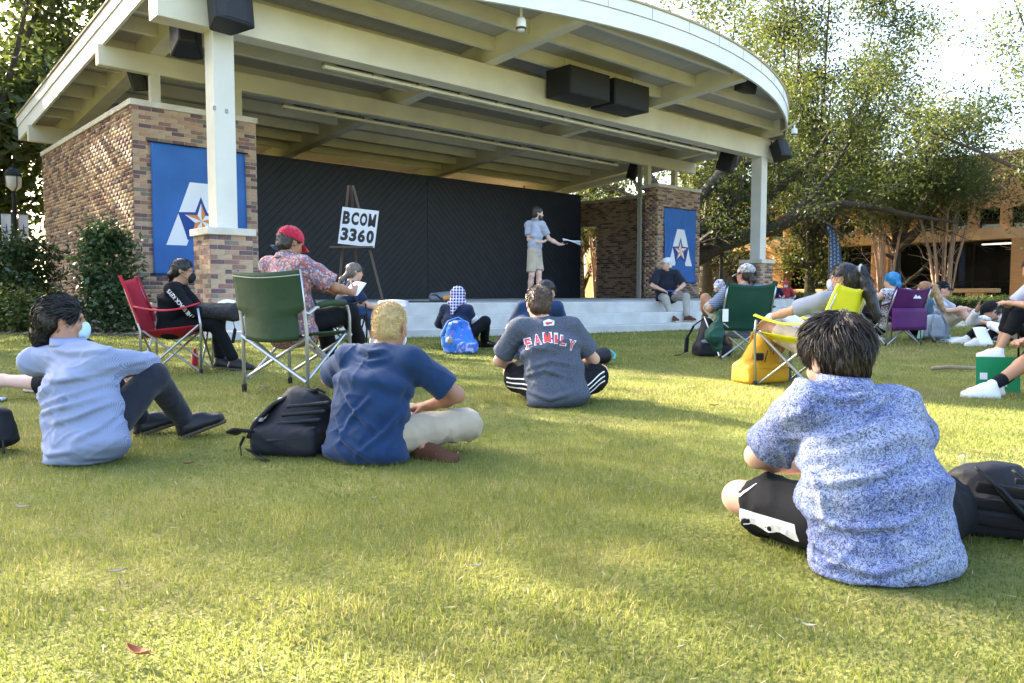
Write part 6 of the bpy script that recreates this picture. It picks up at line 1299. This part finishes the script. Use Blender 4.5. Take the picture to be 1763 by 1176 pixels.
# ------------------------------------------------------------------ backpacks and bags
def pack(name, label, loc, az, prims, m, extra=None, vox=.010, wr=.006, tilt=0., subs=()):
    t = thing(name, label, 'backpack', loc, az); X = Matrix.Rotation(tilt, 4, 'X'); V, F = sculpt(prims, vox, subs); V = wrinkle(V, F, wr, 9, 9, 2., .1); V[:, 2] = np.maximum(V[:, 2], .004); smesh('bag', (V, F), m, t)
    if extra: extra(t)
    return t
B_BLK = nylon('backpack_black', (.013, .014, .019)); B_BLK2 = nylon('backpack_strap_black', (.010, .010, .013))
def strap(t, pts, w, m, name='strap', th=.006):
    P_ = [Vector(p) for p in pts]; n = len(P_)
    def f(a, b):
        x = a*(n-1); i = min(int(x), n-2); p = P_[i].lerp(P_[i+1], x-i); d = (P_[i+1]-P_[i]).normalized(); s_ = d.cross(Vector((0, .35, 1))).normalized(); return tuple(p+s_*w*(b-.5))
    MB().grid(f, 4*n, 2, th).build(name, m, t, smooth=True)
# by the blond man: back panel up, leaning on his hip
def ex2(t):
    Rb = rotm(.35, 0, 0)
    for i in range(5):   # quilted ribs on the back panel
        y = .10+.055*i; V, F = sculpt([cone(A3((-.11+.02*i, -.135+.021*i, .10+.047*i)), A3((.12+.02*i, -.112+.021*i, .125+.047*i)), .0125, .0125)], .006); smesh('padded_rib', (V, F), B_BLK, t)
    strap(t, [(-.22, -.10, .10), (-.19, -.08, .20), (-.12, -.03, .29), (-.02, .03, .345), (.10, .06, .36)], .065, B_BLK, th=.016)
    strap(t, [(-.20, -.12, .14), (-.29, -.13, .15), (-.33, -.13, .13)], .09, B_BLK2, 'hip_pad', .014); strap(t, [(-.25, -.13, .12), (-.27, -.15, .06), (-.26, -.16, .01)], .02, B_BLK2); strap(t, [(-.22, -.16, .05), (-.15, -.19, .02), (-.07, -.24, .008)], .035, B_BLK2)
    V, F = sculpt([ell((-.085, -.015, .327), (.022, .010, .010))], .004); smesh('white_badge', (V, F), mat('pale_badge', (.5, .5, .55), .5), t); V, F = sculpt([rbox((-.185, -.09, .215), (.022, .014, .012), None, .004)], .004); smesh('buckle', (V, F), mat('grey_buckle', (.30, .31, .34), .35), t)
    MB().tube([(.06, .05, .36), (.10, .05, .385), (.15, .05, .36)], .008, 6).build('grab_loop', B_BLK2, t)
pack('backpack', 'black backpack with padded ribbed back panel beside the blond man', (-1.02, 3.60, 0), -.15, [econe((-.06, .02, .06), (.05, .08, .30), (1, .2, 0), (.20, .15), (.16, .12), .04), rbox((-.04, .02, .09), (.20, .15, .09), None, .05, .05)], B_BLK, ex2, tilt=.0).scale = (.84, .84, .80)
def ex4(t):
    strap(t, [(.0, -.15, .33), (.08, -.20, .27), (.15, -.22, .18), (.19, -.22, .10)], .06, B_BLK, th=.016); strap(t, [(-.14, -.14, .33), (-.07, -.19, .26), (.02, -.21, .15), (.10, -.21, .08)], .06, B_BLK, th=.016)
    strap(t, [(.17, -.22, .11), (.13, -.26, .06), (.16, -.33, .015), (.22, -.38, .008)], .03, B_BLK2); strap(t, [(.20, -.20, .16), (.24, -.22, .08), (.23, -.27, .02)], .03, B_BLK2)
    for p in ((.19, -.225, .13), (.02, -.2, .30), (.22, -.385, .012)): V, F = sculpt([rbox(p, (.020, .010, .014), None, .004)], .004); smesh('buckle', (V, F), B_BLK2, t)
    MB().tube([(-.17, -.05, .33), (-.19, -.06, .365), (-.17, -.05, .375), (-.14, -.04, .34)], .0025, 6).build('white_cord', C_WHITE, t)
    for i in range(3): V, F = sculpt([econe((-.15+.01*i, -.155, .10+.075*i), (.13+.005*i, -.175, .085+.07*i), (0, 0, 1), (.028, .016), (.028, .016))], .007); smesh('padded_panel', (V, F), mat('mesh_black', (.02, .019, .020), .9, bump=.6, bscale=500), t)
pack('backpack', 'black backpack lying beside the man in the paisley shirt', (1.56, 2.40, 0), -.35, [econe((-.02, .0, .07), (-.06, .05, .27), (1, -.1, 0), (.20, .15), (.16, .10), .04), rbox((.0, .0, .08), (.21, .15, .08), None, .05, .05)], B_BLK, ex4).scale = (.7, .7, .66)
def exY(t):
    for q in (-1, 1): strap(t, [(.06+q*.09, .13, .12), (.08+q*.09, .16, .25), (.05+q*.07, .1, .40)], .05, nylon('mustard_strap', (.48, .24, .01)), th=.012)
    MB().box((-.19, -.135, .19), (-.10, -.10, .25)).build('black_pocket', B_BLK, t, bevel=.01)
    for z0, z1, x in ((.24, .36, -.03), (.18, .27, -.11)): MB().tube([(x, -.150, z0), (x+.045, -.125, z1)], .005, 5).build('zip', B_BLK, t)
    strap(t, [(-.18, -.14, .13), (-.02, -.17, .12), (.15, -.15, .13)], .015, nylon('mustard_strap', (.48, .24, .01)), 'seam', .005)
    V, F = sculpt([ell((.21, -.17, .045), (.022, .012, .035))], .005); smesh('blue_tag', (V, F), mat('blue_tag', (.08, .30, .50), .4), t); MB().tube([(.16, -.12, .12), (.19, -.15, .09), (.21, -.17, .07)], .004, 5).build('tag_cord', M_TUBEB, t)
pack('backpack', 'mustard yellow backpack leaning on the yellow chair', (2.07, 6.26, .036), .35, [econe((-.06, .0, .08), (.06, .03, .33), (1, .1, 0), (.20, .13), (.13, .09), .04), rbox((-.05, -.02, .08), (.20, .13, .08), None, .04, .04)], nylon('mustard_nylon', (.56, .28, .012)), exY)
def exK(t):
    strap(t, [(-.12, -.06, .40), (-.22, -.08, .34), (-.30, -.08, .20), (-.31, -.08, .05)], .045, B_BLK2, th=.012); strap(t, [(-.31, -.08, .05), (-.38, -.1, .02), (-.45, -.12, .015)], .025, B_BLK2)
    V, F = sculpt([ell((-.10, -.145, .17), (.07, .02, .022))], .007); smesh('bottle_label', (V, F), mat('grey_blue_label', (.22, .27, .34), .6), t)
pack('backpack', 'black backpack with curved loose strap left of the dark green chair', (2.20, 8.42, .075), .1, [econe((0, 0, .08), (.03, .05, .36), (1, 0, 0), (.19, .13), (.13, .09), .04), rbox((.0, -.01, .07), (.19, .13, .07), None, .04, .04)], B_BLK, exK, vox=.013)
def exT(t):
    V, F = sculpt([ell((-.075, -.20, .155), (.042, .042, .042))], .007); smesh('pompom', (V+vnorm(V, F)*(vnoise(V*150)*.006)[:, None], F), mat('pompom_fluff', (.48, .46, .47), .95, bump=1, bscale=300), t)
    strap(t, [(-.16, -.13, .08), (-.175, -.12, .22), (-.11, -.08, .36), (.0, -.06, .40), (.10, -.08, .34)], .05, nylon('sky_blue_nylon', (.10, .27, .60)), th=.012); MB().tube([(-.04, -.16, .27), (-.06, -.19, .22), (-.075, -.20, .19)], .005, 5).build('charm_cord', mat('red_charm', (.5, .06, .1), .5), t)
    MB().box((-.05, -.135, .345), (.0, -.12, .375)).build('white_emblem', C_WHITE, t, bevel=.004)
pack('backpack', 'blue tie-dye backpack with white pompom beside the woman in the headscarf', (-.60, 8.72, .082), -.1, [econe((0, 0, .08), (-.02, .03, .33), (1, 0, 0), (.19, .13), (.13, .08), .04), rbox((.02, -.02, .07), (.19, .12, .07), None, .04, .04)], PM['tiedye'], exT, vox=.013)
def exG(t):
    for q in (-1, 1): strap(t, [(q*.05, -.10, .36), (q*.10, -.14, .24), (q*.12, -.15, .10), (q*.06, -.17, .02)], .05, mat('grey_strap', (.20, .23, .27), .8), th=.014)
    MB().tube([(-.04, -.02, .37), (0, -.03, .42), (.05, -.02, .37)], .008, 6).build('grab_loop', mat('grey_strap', (.2, .2, .2)), t)
    for q in (-1, 1): V, F = sculpt([econe((q*.185, .0, .05), (q*.13, .02, .30), (0, 1, 0), (.08, .02), (.05, .02), .02)], .01); smesh('mint_side_pocket', (V, F), nylon('mint_nylon', (.32, .60, .50)), t)
pack('backpack', 'grey backpack with mint green sides beside the ginger-haired woman', (5.72, 10.35, .105), -.1, [econe((0, 0, .08), (0, .03, .33), (1, 0, 0), (.18, .12), (.12, .08), .04)], nylon('heather_grey_nylon', (.30, .33, .37)), exG, vox=.013)
def exO(t):
    V, F = sculpt([econe((.02, -.14, .07), (.25, -.13, .12), (0, 0, 1), (.04, .02), (.03, .02), .02)], .01); smesh('orange_panel', (V, F), nylon('orange_nylon', (.55, .20, .04)), t); strap(t, [(-.2, -.1, .12), (-.1, -.17, .13), (.0, -.17, .04)], .04, B_BLK2)
    MB().box((-.62, -.12, .0), (-.2, -.02, .02)).build('dark_strap', B_BLK2, t)
pack('backpack', 'grey and orange backpack lying flat on the stage edge', (-1.22, 13.35, Z_ST), .1, [econe((-.18, 0, .08), (.26, 0, .11), (0, 1, 0), (.15, .08), (.15, .10), .04)], nylon('slate_nylon', (.15, .17, .19)), exO, vox=.012)
pack('backpack', 'black bag at the left picture edge behind the checked shirt', (-2.52, 3.62, 0), .2, [econe((0, 0, .08), (.0, .03, .24), (1, 0, 0), (.20, .13), (.15, .10), .04)], B_BLK, lambda t: strap(t, [(.1, -.14, .2), (.16, -.15, .1), (.17, -.17, .02)], .03, B_BLK2)).scale = (.75, .75, .75)
pack('backpack', 'small dark bag with turquoise edge beside the man lettered FAMILY', (.84, 7.55, .06), .4, [econe((-.08, 0, .07), (.1, 0, .09), (0, 1, 0), (.10, .07), (.09, .08), .04)], B_BLK, lambda t: MB().tube([(.16, -.06, .05), (.19, -.03, .09), (.17, .02, .13)], .012, 6).build('turquoise_edge', mat('turquoise_trim', (.05, .45, .50), .5), t), vox=.013)
rc = bpy.data.objects.new('handbag', None); COL.objects.link(rc); rc.location = (RC[0]+.40, RC[1]-.02, RC[2]+.50); rc.rotation_euler = (0, 0, -.1); tag(rc, 'dark woven bag resting on the lap of the girl in black', 'bag')
V, F = sculpt([econe((-.16, 0, .05), (.17, 0, .04), (0, 1, 0), (.13, .075), (.14, .085), .03)], .009); smesh('bag', (wrinkle(V, F, .006, 12, 12), F), mat('dark_woven', (.045, .043, .046), .8, noise=.6, nscale=90, bump=.8, bscale=140), rc); strap(rc, [(.15, -.06, .02), (.2, -.09, -.12), (.17, -.08, -.24)], .03, B_BLK2)
# ------------------------------------------------------------------ small things
def sheet(name, label, cat, loc, rz_, w, h, m=None, curl=.02, pitch=0., th=.002, grp=None):
    t = thing(name, label, cat, loc, rz_, grp); X = Matrix.Rotation(pitch, 4, 'X'); MB().grid(lambda a, b: (-w/2+w*a, -h/2+h*b, curl*math.sin(a*3.)*b), 8, 6, th).build('sheet', m or PAP, t, smooth=True, xf=X); return t
wr6 = Matrix.Rotation(-.436, 3, 'Z') @ Vector(p6['arm'][1][1]); sheet('paper', 'white paper held by the man with the red cap', 'paper', (GC[0]+wr6.x+.0, GC[1]+wr6.y+.07, GC[2]+wr6.z+.025), -.5, .16, .15, pitch=.7)
w5 = Matrix.Rotation(-1.38, 3, 'Z') @ Vector(p5['arm'][1][1]); sheet('paper', 'rolled white paper held by the girl in black', 'paper', (RC[0]+w5.x+.10, RC[1]+w5.y, RC[2]+w5.z+.07), 0, .16, .05, curl=.02, pitch=.3)
w7 = Matrix.Rotation(-1.15, 3, 'Z') @ Vector(p7['arm'][1][1]); sheet('paper', 'grey folded paper in the hand of the woman with glasses', 'paper', (BCC[0]+w7.x+.16, BCC[1]+w7.y, BCC[2]+w7.z+.05), .2, .36, .20, mat('grey_paper', (.36, .38, .42), .8), pitch=.35)
sheet('paper', 'white paper on the lap of the woman in the yellow chair', 'paper', (YC[0]-.02, YC[1]+.12, YC[2]+.50), .7, .30, .22, pitch=.5)
sheet('paper', 'white sheet hanging from the hand of the man in the black cap', 'paper', (5.80, 9.40, .24), .2, .19, .24, pitch=1.0)
sheet('blanket', 'white cloth spread on the grass right of the ginger-haired woman', 'cloth', (6.15, 10.4, .125), .1, .80, .30, C_WHITE, .03, .05, .01)
sheet('blanket', 'white cloth under the legs of the ginger-haired woman', 'cloth', (4.98, 10.85, .125), -.1, .60, .30, C_WHITE, .03, .05, .01)
sheet('blanket', 'blue and white towel at the left picture edge', 'cloth', (-3.92, 5.0, .035), .15, .9, .42, pattern_mat('blue_white_towel', lambda n, s: ramp(n, tnoise(n, s, 7, 3, 1.5), [(.45, (.70, .74, .80)), (.52, (.04, .22, .62))])), .03, .02, .015)
sheet('paper', 'papers and pens left on the stage beside the white-haired man', 'papers', (eb_.x-.75, eb_.y+.28, Z_ST+.006), .2, .55, .30, curl=.01)
t = thing('phone', 'phone held up left of the long dark hair', 'phone', (-3.48, 5.58, .53), -.3); MB().box((-.04, -.005, -.075), (.04, .005, .075)).build('case', mat('phone_blue', (.05, .15, .45), .3), t, bevel=.003); MB().box((-.034, -.0062, -.066), (.034, -.005, .066)).build('screen', mat('phone_screen', (.55, .6, .68), .2), t)
t = thing('folder', 'upright green folder leaning on the bare legs at right', 'folder', (3.62, 5.66, .02), -.25); X = Matrix.Rotation(-.12, 4, 'X')
MB().box((-.145, 0, 0), (.145, .004, .27)).build('cover', mat('green_folder', (.0, .20, .075), .5), t, xf=X); MB().box((-.137, .006, .005), (.150, .010, .262)).build('cover', mat('green_folder', (0, .2, .07)), t, xf=X); MB().box((-.12, -.0025, .10), (-.07, -.0005, .15)).build('white_mark', C_WHITE, t, xf=X); MB().box((.0, -.0025, .05), (.06, -.0005, .11)).build('white_mark', C_WHITE, t, xf=X)
t = thing('stick', 'short wooden stick lying on the grass', 'stick', (4.05, 6.98, .075), .0); MB().tube([(-.2, 0, 0), (-.05, .01, .012), (.2, -.01, .004)], [.018, .021, .017], 7).build('wood', mat('grey_wood', (.28, .21, .14), .9, noise=.3, nscale=9), t, smooth=True)
t = thing('red_bottle', 'small red bottle on the grass under the red chair', 'bottle', (RC[0]+.02, RC[1]+.35, RC[2]), 0); MB().lathe([(.03, 0), (.033, .02), (.033, .12), (.015, .15), (.015, .18)], 12).build('bottle', mat('red_plastic', (.4, .01, .03), .35), t, smooth=True)
# fallen leaves and litter
LF = [mat('dry_leaf', (.26, .18, .09), .8), mat('brown_leaf', (.16, .07, .03), .8), mat('pale_scrap', (.36, .32, .25), .85), mat('orange_leaf', (.30, .11, .05), .8)]
def gxy(px, py):
    z = 0
    for _ in range(6): dy = py-505.6; Y = (.76-z)*1316.1/dy; z = G(Y)
    return ((px-881.5)/1316.1*Y, Y, z)
spots = [(220, 1160, 3, .05, 'curled orange brown leaf in the front left grass'), (25, 890, 2, .035, 'pale dry leaf at the left edge of the grass'), (187, 1008, 2, .03, 'pale scrap standing in the sunlit grass'), (640, 872, 2, .014, 'small white scrap in the middle of the lawn'), (318, 810, 1, .03, 'red brown leaf near the black leather shoe'), (338, 814, 1, .02, 'dark twig piece beside the red brown leaf'),
         (345, 790, 0, .03, 'tan dry leaf behind the red brown leaf'), (1405, 1108, 2, .02, 'pale curled leaf in the front right grass'), (428, 1060, 0, .02, 'small tan leaf in the front centre grass'), (950, 660, 1, .03, 'brown leaf near the FAMILY shirt'), (1232, 705, 0, .04, 'tan leaf on the sunlit strip of lawn'), (452, 672, 2, .06, 'white feather-like scrap beside the green armchair'), (1240, 630, 0, .03, 'tan leaf on the shaded lawn by the dark green chair'), (818, 997, 2, .02, 'pale leaf left of the middle foreground')]
for px, py, mi, sz, lab in spots:
    sz *= .62
    x, y, z = gxy(px, py); t = thing('fallen_leaf', lab, 'leaf', (x, y, z+.022), random.uniform(-.6, .6), 'fallen leaves on the lawn')
    MB().grid(lambda a, b: (sz*(a-.5)*2.2, sz*.7*(b-.5)*math.sin(math.pi*min(max(a, .04), .96)), sz*.5*((a-.5)**2*2+(b-.5)**2*2)), 6, 4, .001).build('blade', LF[mi], t)
    MB().tube([(sz*1.05, 0, sz*.2), (sz*1.35, .003, sz*.1)], .0012, 4).build('stalk', LF[1], t)

# dry clippings and litter lying in the grass
rg = np.random.default_rng(5); n = 1700; y = 1.2+rg.random(n)**1.3*9; x = rg.uniform(-1, 1, n)*(.72*y+.6); keep = vnoise(np.stack([x*.7, y*.7, x*0+5], 1)) > -.15; x, y = x[keep], y[keep]; n = len(x)
t_ = np.clip((y-3)/8.5, 0, 1); z = .11*t_*t_*(3-2*t_)+rg.uniform(.008, .026, n); a = rg.uniform(0, 6.28, n); L = rg.uniform(.006, .026, n); dz = rg.normal(0, .006, n)
c = np.stack([x, y, z], 1); d = np.stack([np.cos(a)*L, np.sin(a)*L, dz], 1); sd = np.stack([-np.sin(a), np.cos(a), 0*a], 1)*rg.uniform(.0006, .0017, n)[:, None]
V = np.stack([c-d-sd, c+sd*.2-d*.1-sd*1.4, c+d, c+sd*1.2], 1).reshape(-1, 3); o = stuff(put('grass_clippings', mesh('grass_clippings', V, np.arange(4*n).reshape(-1, 4), [mat('straw', (.33, .27, .15), .9), mat('straw_dark', (.17, .11, .06), .9), mat('straw_pale', (.40, .36, .25), .9)], rg.integers(0, 3, n)))); o['label'] = 'dry straw clippings scattered through the lawn'; o['category'] = 'clippings'
